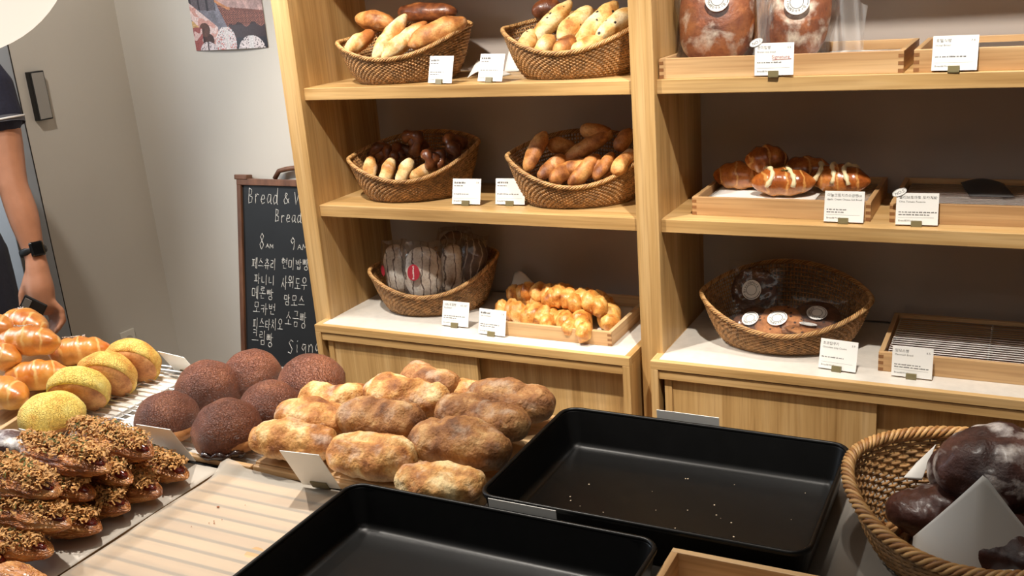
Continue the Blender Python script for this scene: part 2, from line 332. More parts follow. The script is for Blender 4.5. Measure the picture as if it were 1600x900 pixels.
# outside: pale brick wall across the lane
ow = MB().box(-2.30, -2.215, -1.6, 1.6, 0, 2.6).build('wall_outside', plain('mortar', srgb(150, 158, 168), .9)); struct(ow)
brk = MB().box(-.008, .008, -.108, .108, -.034, .034).mesh('brick', plain('pale_brick', srgb(214, 222, 230), .8, nscale=20, namt=.12))
for r in range(18):
    for c in range(6):
        o = obj('brick', brk, ow); o.location = (-2.208, -.05+c*.226+(r % 2)*.113, .06+r*.078)
# wall fittings
pl = tag(MB().box(-.004, .004, -.034, .034, -.04, .04).build('power_outlet', plain('outlet_plastic', srgb(222, 218, 208), .4), None, bevel=.002), 'square white power outlet low on the grey wall above the yellow buns', 'outlet')
pl.location = (-1.078, .158, .392)
sock = MB(); sock.disc((0, 0, 0), .02, 20, Matrix.Translation((.0045, 0, 0)) @ Matrix.Rotation(PI/2, 4, 'Y')); sock.build('socket', plain('socket_grey', srgb(190, 186, 176), .5), pl)
dt = thing('door_control_plate', 'slim black and grey wall plate mounted beside the blue door frame', 'wall plate', (-1.082, -.012, 1.367))
MB().box(0, .024, -.032, .026, -.084, .084).build('housing', plain('black_plastic', srgb(20, 19, 18), .4), dt, bevel=.002)
MB().box(.024, .026, -.026, .022, -.079, .079).build('face_plate', plain('brushed_grey', srgb(150, 146, 140), .45), dt, bevel=.001)
# poster: printed sheet, one flat print painted per cell
def poster():
    nu, nv = 200, 164; w, h = .335, .275; vs = []; fs = []; cols = []
    rnd = random.Random(3)
    def colr(u, v):
        # u to the right, v downwards, both 0..1, picture visible from v~.35
        n = noise.noise((u*14, v*14, 1.3)); n2 = noise.noise((u*60, v*60, 4.1))
        def g(c, k=0.0): return tuple(max(0, min(255, x*(1+.18*n2+k))) for x in c)
        def ins(cx, cy, rx, ry): return ((u-cx)/rx)**2+((v-cy)/ry)**2
        if ins(.46, .93, .145, .22) < 1 and v > .72:
            if abs(u-.48-(v-.9)*.12) < .026: return g((206, 198, 196))
            return g((176, 104, 98)) if n2+n*.3+(v-.9)*1.2 > .22 else (g((60, 48, 52)) if n2 < -.34 else g((214, 206, 206)))
        if ins(.80, 1.02, .17, .18) < 1:
            if abs(u-.80) < .03: return g((208, 204, 204))
            return g((64, 52, 54)) if n2 < -.3 else g((206, 196, 196))
        if ins(.2, 1.02, .13, .13) < 1: return g((60, 50, 54)) if n2 < -.3 or abs(u-.2) < .008 else g((204, 192, 194))
        if v > .70+.16*(abs(u-.05)) and u < .13: return g((150, 84, 82)) if n > -.1 else g((206, 176, 172))
        if ins(.17, .74, .075, .09) < 1: return g((84, 58, 50), n*.3)
        if ins(.22, .88, .075, .09) < 1: return g((70, 46, 42), n*.3)
        if u < .36 and v > .44+u*.9-.05 and v < .60+u*1.1: return g((198, 150, 140)) if n > -.05 else g((214, 190, 186))
        if u < .1 and v > .62: return g((196, 160, 110))
        if v < .50+.03*n and u < .36: return g((92, 84, 90)) if (int(u*34) % 4) else g((50, 44, 50))
        # wicker basket on the right
        edge = .35+(u-.33)*.62 if u < .53 else .475+.14*(u-.53)
        if u > .33 and v < edge: return g((180, 148, 142), n*.25)
        if u > .33 and v < edge+.035: return g((186, 126, 84) if u < .56 else (120, 74, 62), n*.2)
        if u > .36+max(0, (v-.36))*.36 and v < .86:
            wv = math.sin(u*190)*math.sin(v*230+(1.57 if int(u*60) % 2 else 0))
            return g((58, 40, 40)) if v > .70+.05*n else (g((150, 96, 80)) if wv > -.1 else g((70, 44, 42)))
        if v > .82: return g((38, 32, 38))
        return g((118, 116, 126), n*.2)
    for i in range(nu+1):
        for j in range(nv+1):
            u, v = i/nu, j/nv
            bow = .010*math.sin(PI*u)*max(0, v-.7)/.3 if v > .7 else 0
            vs.append((u*w, -bow-.001, -v*h))
    for i in range(nu):
        for j in range(nv):
            a = i*(nv+1)+j; fs.append((a, a+1, a+nv+2, a+nv+1)); cols.append(srgb(*colr((i+.5)/nu, (j+.5)/nv)))
    me = bpy.data.meshes.new('poster'); me.from_pydata(vs, [], fs)
    at = me.color_attributes.new('print', 'BYTE_COLOR', 'CORNER')
    k = 0
    for p, c in zip(me.polygons, cols):
        for li in p.loop_indices: at.data[li].color = c
    m, N, L, B = newmat('poster_print'); a = N.new('ShaderNodeVertexColor'); a.layer_name = 'print'; L.new(a.outputs[0], B.inputs['Base Color']); B.inputs['Roughness'].default_value = .45
    me.materials.append(m); me.shade_smooth()
    o = obj('poster', me); o.location = (-.708, YB-.002, 1.467+.275); return o
tag(poster(), 'small bread photo poster taped on the pale wall above the chalkboard', 'poster')

# ---------------------------------------------------------------- oak shelf unit
T = .0618; XD0 = 1.1143; XD1 = 1.1761; XR = 2.2286
su = thing('shelf_unit', 'tall oak wall shelf with two open bays full of bread', 'shelf')
for x0, x1, nm in ((0, T, 'side_panel'), (XD0, XD1, 'divider_panel'), (XR, XR+T, 'side_panel')):
    MB().box(x0, x1, 0, YB-.002, 0, 2.5).build(nm, oak_z, su, bevel=.0015)
for x0, x1 in ((T, XD0), (XD1, XR)):
    for z0 in [1.80]+ZS:
        MB().box(x0, x1, .0187, YB-.004, z0, z0+.036).build('shelf_board', oak_x, su, bevel=.0018)
    MB().box(x0, x1, YB-.012, YB-.002, .64, 2.5).build('back_panel', paint_back, su)
    MB().box(x0, x1, 0, YB-.01, 2.46, 2.5).build('top_board', oak_x, su)
# plinth-side cabinets
def cabinet(label, X0, X1, split, flip):
    c = thing('sliding_door_cabinet', label, 'cabinet', group='low cabinets under the shelves')
    yf = -.0593; zt = .6356; fw = .021
    MB().box(X0, X1, yf, yf+.018, zt-.024, zt).build('top_front_edge', oak_x, c, bevel=.0012)
    MB().box(X0, X0+.018, yf+.018, YB-.015, zt-.024, zt).build('top_side_edge', oak_y, c)
    MB().box(X1-.018, X1, yf+.018, YB-.015, zt-.024, zt).build('top_side_edge', oak_y, c)
    MB().box(X0+.018, X1-.018, yf+.018, YB-.015, zt-.024, zt-.0012).build('stone_top', terrazzo, c)
    for a, b in ((X0, X0+fw), (X1-fw, X1)):
        MB().box(a, b, yf, YB-.015, .02, zt-.024).build('side_wall', oak_z, c, bevel=.001)
    MB().box(X0+fw, X1-fw, yf+.004, yf+.03, zt-.051, zt-.027).build('top_rail', oak_x, c, bevel=.001)
    MB().box(X0+fw, X1-fw, yf+.004, yf+.06, .02, .07).build('bottom_rail', oak_x, c, bevel=.001)
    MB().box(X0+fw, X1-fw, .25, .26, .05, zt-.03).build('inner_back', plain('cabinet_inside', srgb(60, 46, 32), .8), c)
    y1, y2 = (yf+.018, yf+.040)
    d1 = MB().box(X0+fw+.012, split+.012, y1, y1+.016, .07, zt-.045).build('sliding_door', oak_z, c, bevel=.001)
    d2 = MB().box(split-.012, X1-fw-.004, y2, y2+.016, .07, zt-.045).build('sliding_door', oak_z, c, bevel=.001)
    MB().box(X0+fw+.0125, X0+fw+.033, y1-.004, y1, .075, zt-.05).build('finger_pull', oak_z, d1, bevel=.001)
    MB().box(X1-fw-.04, X1-fw-.004, y2+.02, y2+.05, .07, zt-.05).build('inner_stile', oak_z, c)
cabinet('left oak cabinet with sliding doors and a pale stone top beside the chalkboard', .0403, 1.1006, .602, 0)
cabinet('right oak cabinet with sliding doors and a pale stone top behind the black tray', 1.1599, 2.215, 1.722, 0)

# ---------------------------------------------------------------- text
_tc = {}
def text_geo(s, size):
    """2D triangles of a printed string, left aligned at 0"""
    if s not in _tc:
        c = bpy.data.curves.new('print', 'FONT'); c.body = s; c.size = 1; c.resolution_u = 2
        o = bpy.data.objects.new('print', c); COL.objects.link(o)
        me = bpy.data.meshes.new_from_object(o.evaluated_get(bpy.context.evaluated_depsgraph_get()))
        _tc[s] = ([tuple(v.co) for v in me.vertices], [tuple(p.vertices) for p in me.polygons])
        bpy.data.objects.remove(o); bpy.data.curves.remove(c); bpy.data.meshes.remove(me)
    vs, fs = _tc[s]
    w = max(v[0] for v in vs)*size
    return [(v[0]*size, v[1]*size, 0) for v in vs], fs, w
def put_text(mb, s, size, x, y, z=0, align='L', M=None):
    vs, fs, w = text_geo(s, size)
    dx = x-(w if align == 'R' else w/2 if align == 'C' else 0)
    mb.add([(v[0]+dx, v[1]+y, z) for v in vs], fs, M)
def dashes(mb, x0, x1, y, h, seed, z=0):
    rnd = random.Random(seed); x = x0
    while x < x1:
        w = rnd.uniform(.0016, .0034)
        for k in range(rnd.randint(2, 4)):
            if x+w*.8 > x1: break
            hh = h*rnd.uniform(.7, 1.0)
            mb.add([(x, y, z), (x+w*.82, y, z), (x+w*.82, y+hh, z), (x, y+hh, z)], [(0, 1, 2, 3)])
            x += w
        x += .0018
def ring_text(mb, s, r, size, a0, step, M):
    for i, ch in enumerate(s):
        a = math.radians(a0-i*step)
        vs, fs, w = text_geo(ch, size)
        R = M @ Matrix.Translation((r*math.cos(a), r*math.sin(a), 0)) @ Matrix.Rotation(a-PI/2, 4, 'Z')
        mb.add([(v[0]-w/2, v[1]-size*.35, 0) for v in vs], fs, R)
def arc_strip(mb, r0, r1, a0, a1, M, n=24, z=0):
    vs = []; fs = []
    for i in range(n+1):
        a = math.radians(a0+(a1-a0)*i/n); vs += [(r0*math.cos(a), r0*math.sin(a), z), (r1*math.cos(a), r1*math.sin(a), z)]
    for i in range(n): fs.append((2*i, 2*i+1, 2*i+3, 2*i+2))
    mb.add(vs, fs, M)
def logo_sticker(parent, M, R, words='Bread&Work', rot=0):
    """round white sticker: ring lettering and a smile arc, z outwards"""
    st = MB(); st.disc((0, 0, 0), R, 32, M); st = st.build('sticker', card_m, parent)
    k = MB(); M2 = M @ Matrix.Translation((0, 0, .0006)) @ Matrix.Rotation(rot, 4, 'Z')
    ring_text(k, words, R*.74, R*.36, 90+len(words)*9.5, 19.0, M2)
    arc_strip(k, R*.84, R*.9, 200, 340, M2); arc_strip(k, R*.50, R*.55, 0, 360, M2)
    k.build('logo', ink, st); return st
# price cards on the shelves: x, y, z, deg, lean, title, english, price, description widths, label
def price_card(x, y, z, deg, lean, title, eng, price, desc, label, seed, extra=None, group='price cards on the shelves'):
    w, h = .093, .075
    t = thing('price_card', label, 'price card', (x, y, z), math.radians(deg), group)
    M = Matrix.Translation((0, 0, .004)) @ Matrix.Rotation(math.radians(90-lean), 4, 'X')   # local x right, y up, z towards viewer
    MB().box(-w/2, w/2, 0, h, -.0012, 0, M).build('card', card_m, t)
    MB().box(-.012, .012, -.0035, .0105, .0003, .006, M).build('clip', brass_dark, t, bevel=.0006)
    MB().box(-.012, .012, -.006, .012, 0, .0028).build('clip_foot', brass_dark, t)
    k = MB(); zz = .0004
    if title: put_text(k, title, .0088, -w/2+.006, h-.0135, zz)
    else: dashes(k, -w/2+.006, -w/2+.042, h-.0145, .0055, seed+5, zz)
    if eng: put_text(k, eng, .0062, -w/2+.006, h-.0225, zz)
    else: dashes(k, -w/2+.006, -w/2+.036, h-.0225, .0032, seed+6, zz)
    put_text(k, price, .0072, w/2-.007, h-.0135, zz, 'R')
    put_text(k, 'Bread&Work', .0062, -w/2+.006, .0075, zz)
    for i, dw in enumerate(desc): dashes(k, -w/2+.006, -w/2+.006+dw, .0285-i*.0062, .0030, seed+i, zz)
    k.add([(p[0], p[1], zz) for p in ((-w/2+.005, .0170), (w/2-.009, .0170), (w/2-.009, .0174), (-w/2+.005, .0174))], [(0, 1, 2, 3)])
    k.v = [tuple(M @ Vector(p)) for p in k.v]
    k.build('printed_text', ink, t)
    if extra == 'signature':
        r = MB(); put_text(r, 'Signature', .0115, .037, .0385, zz, 'R'); r.add([(-.004, .0345, zz), (.041, .0365, zz), (.041, .038, zz), (-.004, .036, zz)], [(0, 1, 2, 3)])
        r.v = [tuple(M @ Vector(p)) for p in r.v]; r.build('red_lettering', ink_red, t)
    return t, M, w, h
def number_badge(t, M, x, y, word):
    B = M @ Matrix.Translation((x, y, .0015)) @ Matrix.Rotation(math.radians(24), 4, 'Z')
    e = MB(); e.disc((0, 0, 0), .017, 28, B, ry=.0088); e.disc((0, 0, -.001), .017, 28, B, ry=.0088)
    n = 28; e.f += [(i, (i+1) % n, n+(i+1) % n, n+i) for i in range(n)]
    e = e.build('number_badge', card_m, t)
    k = MB(); put_text(k, word, .0098, 0, -.0034, .0004, 'C', B)
    vs = []; fs = []
    for i in range(29):
        a = 2*PI*i/28; vs += [(.0160*math.cos(a), .0079*math.sin(a), .0004), (.0166*math.cos(a), .0084*math.sin(a), .0004)]
    for i in range(28): fs.append((2*i, 2*i+1, 2*i+3, 2*i+2))
    k.add(vs, fs, B); k.build('badge_text', ink, e)
Z1, Z2, Z0 = 1.366, 1.006, .6344
price_card(.532, .034, Z1, -14, 15, None, None, '4.2', (.055, .035), 'price card before the top left basket of long pale rolls', 11)
price_card(.686, .045, Z1, -16, 17, None, None, '3.8', (.07,), 'price card between the two top shelf baskets, beside the olive rolls', 21)
price_card(.552, .084, Z2, 3, 17, None, None, '3.6', (.05,), 'price card before the basket of dark twisted pastries', 31)
price_card(.690, .100, Z2, 3, 13, None, None, '4.2', (.07,), 'price card right of centre on the middle left shelf, by the stick loaves', 41)
price_card(.500, .039, Z0, 0, 17, '10% 호밀빵', 'Rye Bread', '4.5 / 8.7', (.078, .045), 'price card before the basket of bagged rye slices', 51)
price_card(.648, .0, Z0, -4, 14, None, 'Salt Croissant', '3.8', (.066, .05), 'price card leaning at the left end of the croissant tray', 61)
t, M, w, h = price_card(1.469, .016, Z1, -3, 5, '현미밥빵', 'Brown rice bread', '6.5', (.06,), 'price card with red Signature lettering and a NO.1 badge', 71, 'signature')
number_badge(t, M, -w/2+.003, h+.002, 'NO.1')
price_card(1.862, .022, Z1, -3, 8, '호텔식빵', 'Hotel Bread', '7.0', (.066,), 'hotel bread price card on the empty top right tray', 81)
price_card(1.631, .046, Z2, 0, 11, '마늘크림치즈소금빵', 'Garlic Cream Cheese Salt Bread', '4.8', (.047, .04), 'garlic cream cheese bread price card before the glazed rolls', 91)
t, M, w, h = price_card(1.797, .046, Z2, 3, 9, '올리브토마토 포카치아', 'Olive Tomato Focaccia', '6.8', (.084, .07), 'olive tomato focaccia price card with a NO.5 oval badge', 101)
number_badge(t, M, -w/2+.006, h+.001, 'NO.5')
price_card(1.630, .004, Z0, -7, 16, '초코칩쿠키', 'Chocolate Chip Cookie', '3.9', (.056,), 'chocolate chip cookie price card standing before the cookie basket', 111)
price_card(1.805, .005, Z0, -2, 7, '맘모스빵', 'Mammoth Bread', '6.5', (.06, .08), 'mammoth bread price card leaning on the lower right wooden tray', 121)

# ---------------------------------------------------------------- chalkboard
cb = thing('chalkboard', 'black chalkboard with white handwriting in a brown frame leaning on the wall', 'chalkboard', (-.30, .30, 0))
O = Vector((-.578, .37, 1.012))-Vector((-.30, .30, 0)); dn = Vector((0, -.136, -.711)).normalized(); nrm = Vector((1, 0, 0)).cross(dn)  # points to viewer and up
BM = Matrix(((1, 0, 0), tuple(-dn), tuple(nrm if nrm.y < 0 else -nrm))).transposed().to_4x4(); BM.translation = O   # local x right, y up, z to viewer
BW, BH = .552, .70
MB().box(.012, BW-.012, -BH+.0, -.03, -.010, -.004, BM).build('slate', plain('slate_black', srgb(26, 28, 30), .55, nscale=7, namt=.25), cb)
MB().box(-.004, .016, -BH, -.004, -.016, .006, BM).build('frame_stile', dark_wood, cb, bevel=.002)
MB().box(BW-.016, BW+.004, -BH, -.004, -.016, .006, BM).build('frame_stile', dark_wood, cb, bevel=.002)
MB().box(-.004, BW+.004, -.032, -.008, -.016, .007, BM).build('frame_top_rail', dark_wood, cb, bevel=.002)
MB().box(-.012, .05, -.012, .006, -.022, .010, BM).build('frame_cap', dark_wood, cb, bevel=.003)
MB().box(BW-.05, BW+.012, -.012, .006, -.022, .010, BM).build('frame_cap', dark_wood, cb, bevel=.003)
hp = [(.17, -.006, -.004)]+[(.19+.17*k/10, .022+.012*math.sin(PI*k/10), -.004) for k in range(11)]+[(.38, -.006, -.004)]
MB().tube(hp, .009, 8, M=BM).build('carry_handle', dark_wood, cb, smooth=True)
MB().box(.0, BW, -BH-.022, -BH, -.016, .012, BM).build('bottom_ledge', plain('pale_ledge', srgb(196, 194, 190), .5), cb, bevel=.002)
for xx in (.004, BW-.022):
    MB().box(xx, xx+.018, -1.0, -BH-.022, -.016, .004, BM).build('leg', dark_wood, cb)
# chalk handwriting from strokes
circ = [(.5+.45*math.cos(a*PI/6+PI/2), .5+.45*math.sin(a*PI/6+PI/2)) for a in range(13)]
J = {'ㄱ': [[(.05,.9),(.9,.9),(.75,.1)]], 'ㄴ': [[(.1,.95),(.12,.12),(.95,.15)]], 'ㄷ': [[(.95,.9),(.1,.88),(.12,.1),(.95,.12)]],
 'ㄹ': [[(.1,.95),(.9,.93),(.88,.55),(.1,.5),(.1,.08),(.95,.12)]], 'ㅁ': [[(.1,.9),(.1,.1),(.9,.1),(.9,.92),(.1,.9)]],
 'ㅂ': [[(.1,.95),(.12,.08),(.88,.08),(.9,.95)],[(.12,.5),(.88,.5)]], 'ㅅ': [[(.55,.98),(.4,.5),(.02,.02)],[(.42,.55),(.98,.05)]],
 'ㅇ': [circ], 'ㅊ': [[(.38,1),(.62,.92)],[(.1,.74),(.9,.76),(.5,.45),(.02,.0)],[(.5,.45),(.98,.02)]],
 'ㅋ': [[(.05,.9),(.9,.9),(.75,.05)],[(.05,.48),(.82,.52)]], 'ㅌ': [[(.95,.92),(.1,.9),(.12,.1),(.95,.12)],[(.12,.5),(.85,.5)]],
 'ㅍ': [[(.05,.9),(.95,.92)],[(.3,.9),(.35,.15)],[(.7,.9),(.64,.15)],[(0,.1),(1,.12)]],
 'ㅎ': [[(.4,1.05),(.62,.98)],[(.05,.78),(.95,.8)],[(.5+.35*math.cos(a*PI/6), .33+.33*math.sin(a*PI/6)) for a in range(13)]]}
J['ㅃ'] = [[(x*.45, y) for x, y in s] for s in J['ㅂ']]+[[(.55+x*.45, y) for x, y in s] for s in J['ㅂ']]
V = {'ㅏ': [[(.3,1.05),(.3,-.05)],[(.3,.5),(.95,.52)]], 'ㅓ': [[(.75,1.05),(.75,-.05)],[(.1,.5),(.75,.5)]], 'ㅣ': [[(.5,1.05),(.5,-.05)]],
 'ㅔ': [[(.45,1.0),(.45,0)],[(0,.5),(.45,.5)],[(.9,1.05),(.9,-.05)]], 'ㅕ': [[(.75,1.05),(.75,-.05)],[(.1,.65),(.75,.65)],[(.1,.38),(.75,.38)]],
 'ㅗ': [[(.5,.95),(.5,.2)],[(0,.2),(1,.22)]], 'ㅜ': [[(0,.8),(1,.82)],[(.5,.8),(.5,.0)]], 'ㅠ': [[(0,.8),(1,.82)],[(.32,.8),(.3,.05)],[(.68,.8),(.66,-.1)]], 'ㅡ': [[(0,.5),(1,.52)]]}
LEAD = 'ㄱㄲㄴㄷㄸㄹㅁㅂㅃㅅㅆㅇㅈㅉㅊㅋㅌㅍㅎ'; VOW = ['ㅏ','ㅐ','ㅑ','ㅒ','ㅓ','ㅔ','ㅕ','ㅖ','ㅗ','ㅘ','ㅙ','ㅚ','ㅛ','ㅜ','ㅝ','ㅞ','ㅟ','ㅠ','ㅡ','ㅢ','ㅣ']
TAIL = [None,'ㄱ','ㄲ','ㄳ','ㄴ','ㄵ','ㄶ','ㄷ','ㄹ','ㄺ','ㄻ','ㄼ','ㄽ','ㄾ','ㄿ','ㅀ','ㅁ','ㅂ','ㅄ','ㅅ','ㅆ','ㅇ','ㅈ','ㅊ','ㅋ','ㅌ','ㅍ','ㅎ']
def syllable(ch):
    i = ord(ch)-0xAC00; l, v, t = LEAD[i//588], VOW[(i % 588)//28], TAIL[i % 28]; out = []
    def put(ss, x, y, w, h): out.extend([[(x+a*w, y+b*h) for a, b in s] for s in ss])
    if v == 'ㅝ':
        put(J[l], .1, .6, .5, .4); put(V['ㅜ'], 0, .15, .7, .4); put(V['ㅓ'], .55, .1, .42, .85); return out
    hor = v in 'ㅗㅜㅠㅡ'
    if hor:
        if t: put(J[l], .2, .66, .6, .34); put(V[v], 0, .40, 1, .24); put(J[t], .22, 0, .56, .34)
        else: put(J[l], .18, .5, .64, .5); put(V[v], 0, .02, 1, .42)
    else:
        if t: put(J[l], 0, .5, .52, .46); put(V[v], .58, .42, .4, .58); put(J[t], .25, 0, .6, .36)
        else: put(J[l], 0, .12, .52, .76); put(V[v], .58, .0, .4, 1)
    return out
A = {'B': [[(.1,1),(.12,0)],[(.1,1),(.6,.9),(.6,.6),(.12,.52),(.75,.4),(.7,.08),(.1,0)]], 'r': [[(.2,.6),(.25,0)],[(.25,.4),(.5,.62),(.8,.55)]],
 'e': [[(.1,.3),(.8,.36),(.7,.6),(.3,.6),(.1,.25),(.35,0),(.85,.1)]], 'a': [[(.8,.6),(.35,.62),(.1,.3),(.3,.02),(.7,.2),(.8,.58),(.8,.1),(1,0)]],
 'd': [[(.75,.55),(.35,.6),(.08,.3),(.3,.0),(.7,.15),(.85,1.05),(.8,.1),(.95,0)]], '&': [[(.95,.1),(.3,.75),(.4,1),(.65,.9),(.15,.35),(.3,.02),(.65,.1),(.9,.5)]],
 'W': [[(0,1),(.22,0),(.48,.8),(.72,0),(1,1.05)]], 'o': [[(.5+.4*math.cos(a*PI/5+1.6), .3+.3*math.sin(a*PI/5+1.6)) for a in range(11)]], 'k': [[(.1,1),(.12,0)],[(.7,.6),(.15,.28),(.75,0)]],
 'S': [[(.85,.9),(.5,1.05),(.15,.8),(.75,.35),(.5,0),(.05,.1)]], 'i': [[(.4,.6),(.45,0)],[(.42,.85),(.5,.9)]], 'g': [[(.75,.55),(.3,.6),(.1,.3),(.4,.1),(.75,.5),(.8,-.3),(.3,-.5),(.0,-.25)]],
 'n': [[(.1,.6),(.15,0)],[(.15,.4),(.5,.65),(.75,.45),(.8,0)]], 't': [[(.4,.95),(.45,.05),(.75,.05)],[(.1,.62),(.8,.65)]], 'u': [[(.1,.6),(.2,.05),(.6,.1),(.8,.6),(.85,0)]],
 'A': [[(0,0),(.45,1),(.9,0)],[(.2,.4),(.75,.42)]], 'M': [[(0,0),(.1,1),(.5,.3),(.9,1),(1,0)]],
 '8': [[(.5,.55),(.2,.78),(.5,1),(.8,.8),(.5,.55),(.15,.3),(.5,0),(.85,.28),(.5,.55)]], '9': [[(.75,.75),(.45,1),(.15,.72),(.4,.5),(.75,.75),(.7,.3),(.6,0)]]}
rc = random.Random(5)
def chalk(mb, strokes, x, y, w, h, slant=0, r=.0012):
    for s in strokes:
        pts = []
        for k in range(len(s)-1):
            for q in range(3):
                f = q/3; pts.append((s[k][0]*(1-f)+s[k+1][0]*f, s[k][1]*(1-f)+s[k+1][1]*f))
        pts.append(s[-1])
        P = [(x+a*w+b*h*.08+rc.uniform(-.0007, .0007), y+b*h+a*w*slant+rc.uniform(-.0007, .0007), -.0032) for a, b in pts]
        mb.tube(P, [r*rc.uniform(.7, 1.25) for _ in P], 4, M=BM)
def chalk_line(s, x, y, w, h, slant=0, parent=cb):
    mb = MB(); n = len(s); cw = w/n
    for i, ch in enumerate(s):
        if ch == ' ': continue
        st = syllable(ch) if ord(ch) >= 0xAC00 else A[ch]
        chalk(mb, st, x+i*cw, -y+i*cw*slant+rc.uniform(-.002, .002), cw*.84, h*rc.uniform(.9, 1.05))
    mb.build('chalk_writing', plain_chalk, parent)
plain_chalk = plain('chalk', srgb(206, 206, 202), .9, nscale=300, namt=.25)
for s, x, y, w, h, sl in (('Bread', .042, .099, .145, .055, 0), ('&', .205, .097, .035, .045, 0), ('Work', .257, .095, .17, .046, 0), ('Bread', .167, .163, .125, .045, 0),
    ('8', .088, .268, .03, .058, 0), ('AM', .122, .262, .036, .016, 0), ('9', .232, .262, .034, .05, 0), ('AM', .268, .258, .046, .02, 0),
    ('페스츄리', .052, .339, .118, .040, 0), ('파니니', .062, .395, .102, .036, 0), ('메론빵', .048, .452, .108, .044, 0), ('모카번', .053, .508, .111, .042, 0), ('피스타치오', .050, .565, .146, .042, 0), ('크림빵', .043, .625, .106, .056, -.1),
    ('현미밥빵', .192, .331, .130, .040, 0), ('사워도우', .190, .405, .122, .046, 0), ('맘모스', .200, .468, .100, .042, 0), ('소금빵', .204, .540, .102, .058, -.1), ('Signature', .214, .645, .28, .05, .16)):
    chalk_line(s, x, y, w, h, sl)
# ---------------------------------------------------------------- woven baskets
def basket(label, x, y, z, rot, a, b, he, hd, hb, asym=0, NS=140, rows=16, k=.70, rim_r=.0062, group='rattan bread baskets on the shelves', row0=.0):
    t = thing('rattan_basket', label, 'basket', (x, y, z), rot, group)
    def H(th):
        s = math.sin(th); return he-(he-hd)*max(0, -s)**2.2+(hb-he)*max(0, s)**2+asym*math.cos(th)
    def P(th, u, off=0.0, zo=0.0):
        r = k+(1-k)*u**.62
        return (a*r*math.cos(th)+off*math.cos(th), b*r*math.sin(th)+off*math.sin(th), .003+u*(H(th)-.006)+zo)
    n = NS; wv = MB(); hr = (he+hd)/2/rows*(.39 if NS > 100 else .60)
    for i in range(rows):
        u = (i+.5)/rows
        wv.tube([P(2*PI*j/n, u, .0026*math.cos(PI*j+PI*i)) for j in range(n)], hr, 4, True, flat=.62)
    wv.build('weave', rattan, t, smooth=True)['kind'] = 'stuff'
    sk = MB()
    for j in range(NS):
        th = 2*PI*j/NS
        sk.tube([P(th, u/6, -.0004) for u in range(7)], .0021, 4, flat=.8)
    sk.build('stakes', rattan, t, smooth=True)['kind'] = 'stuff'
    bs = MB(); N = 48
    for q in range(1, 9):
        r = k*q/8; bs.tube([(a*r*math.cos(2*PI*j/N), b*r*math.sin(2*PI*j/N), .004) for j in range(N)], min(a, b)*k/16*1.15, 5, True, flat=.5)
    bs.disc((0, 0, .0025), a*k, 40, None, b*k); bs.build('base', rattan, t, smooth=True)
    m = 720; ns = 5; turns = round((1.0 if rim_r < .01 else 1.25)*2*PI*(a+b)/2/(rim_r*6))
    rp = MB(); rp.tube([P(2*PI*j/160, 1.0) for j in range(160)], rim_r*.86, 8, True); rp.build('rim_core', rattan_d, t, smooth=True)
    for s in range(ns):
        rp = MB(); pts = []
        for j in range(m):
            th = 2*PI*j/m; ph = th*turns+s*2*PI/ns
            p = P(th, 1.0); pts.append((p[0]+math.cos(th)*math.cos(ph)*rim_r*.72, p[1]+math.sin(th)*math.cos(ph)*rim_r*.72, p[2]+math.sin(ph)*rim_r*.72))
        rp.tube(pts, rim_r*.36, 5, True); rp.build('rim_strand', (rattan_l, rattan_l, rattan_l, rattan_m, rattan_l)[s] if rim_r < .01 else (rattan_l, rattan_m, rattan_l, rattan_l, rattan_m)[s], t, smooth=True)
    return t
ZT1, ZT2, ZC = 1.366, 1.006, .6346
basket('rattan basket of long pale rolls at the left of the top shelf', .345, .165, ZT1, .26, .205, .142, .140, .078, .165, .012)
basket('rattan basket of olive studded rolls on the top shelf by the divider', .895, .172, ZT1, .10, .205, .142, .140, .076, .165, .0)
basket('rattan basket holding dark twisted pastries on the middle left shelf', .318, .192, ZT2, .42, .205, .142, .146, .076, .180, .012)
basket('rattan basket of stick loaves on the middle shelf by the divider', .875, .190, ZT2, .30, .205, .142, .146, .072, .185, .0)
basket('rattan basket of bagged rye slices on the left stone counter', .340, .205, ZC, .44, .208, .142, .152, .080, .160, .012)
basket('rattan basket of wrapped cookies on the right stone counter', 1.462, .178, ZC, .10, .222, .148, .135, .072, .188, -.004)
# ---------------------------------------------------------------- wooden trays and wire racks
def wooden_tray(label, x0, x1, y0, y1, z, h, group='wooden display trays', th=.012):
    t = thing('wooden_tray', label, 'tray', ((x0+x1)/2, (y0+y1)/2, z), 0, group)
    w, d = (x1-x0)/2, (y1-y0)/2
    for s in (-1, 1):
        yy = s*(d-th/2); MB().box(-w, w, yy-th/2, yy+th/2, 0, h).build('front_wall' if s < 0 else 'rear_wall', tray_x, t, bevel=.001)
        xx = s*(w-th/2); MB().box(xx-th/2, xx+th/2, -d+th, d-th, 0, h).build('end_wall', tray_y, t, bevel=.001)
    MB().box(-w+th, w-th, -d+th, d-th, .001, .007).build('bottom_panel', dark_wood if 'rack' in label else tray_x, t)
    for s in (-1, 1):
        f = MB()
        for q in range(3):
            z0 = h*(q/3+.03); f.box(s*w-(th if s > 0 else 0), s*w+(0 if s > 0 else th), -d-.0004, -d+.002, z0, z0+h/6)
        f.build('finger_joint', endgrain, t)
    return t
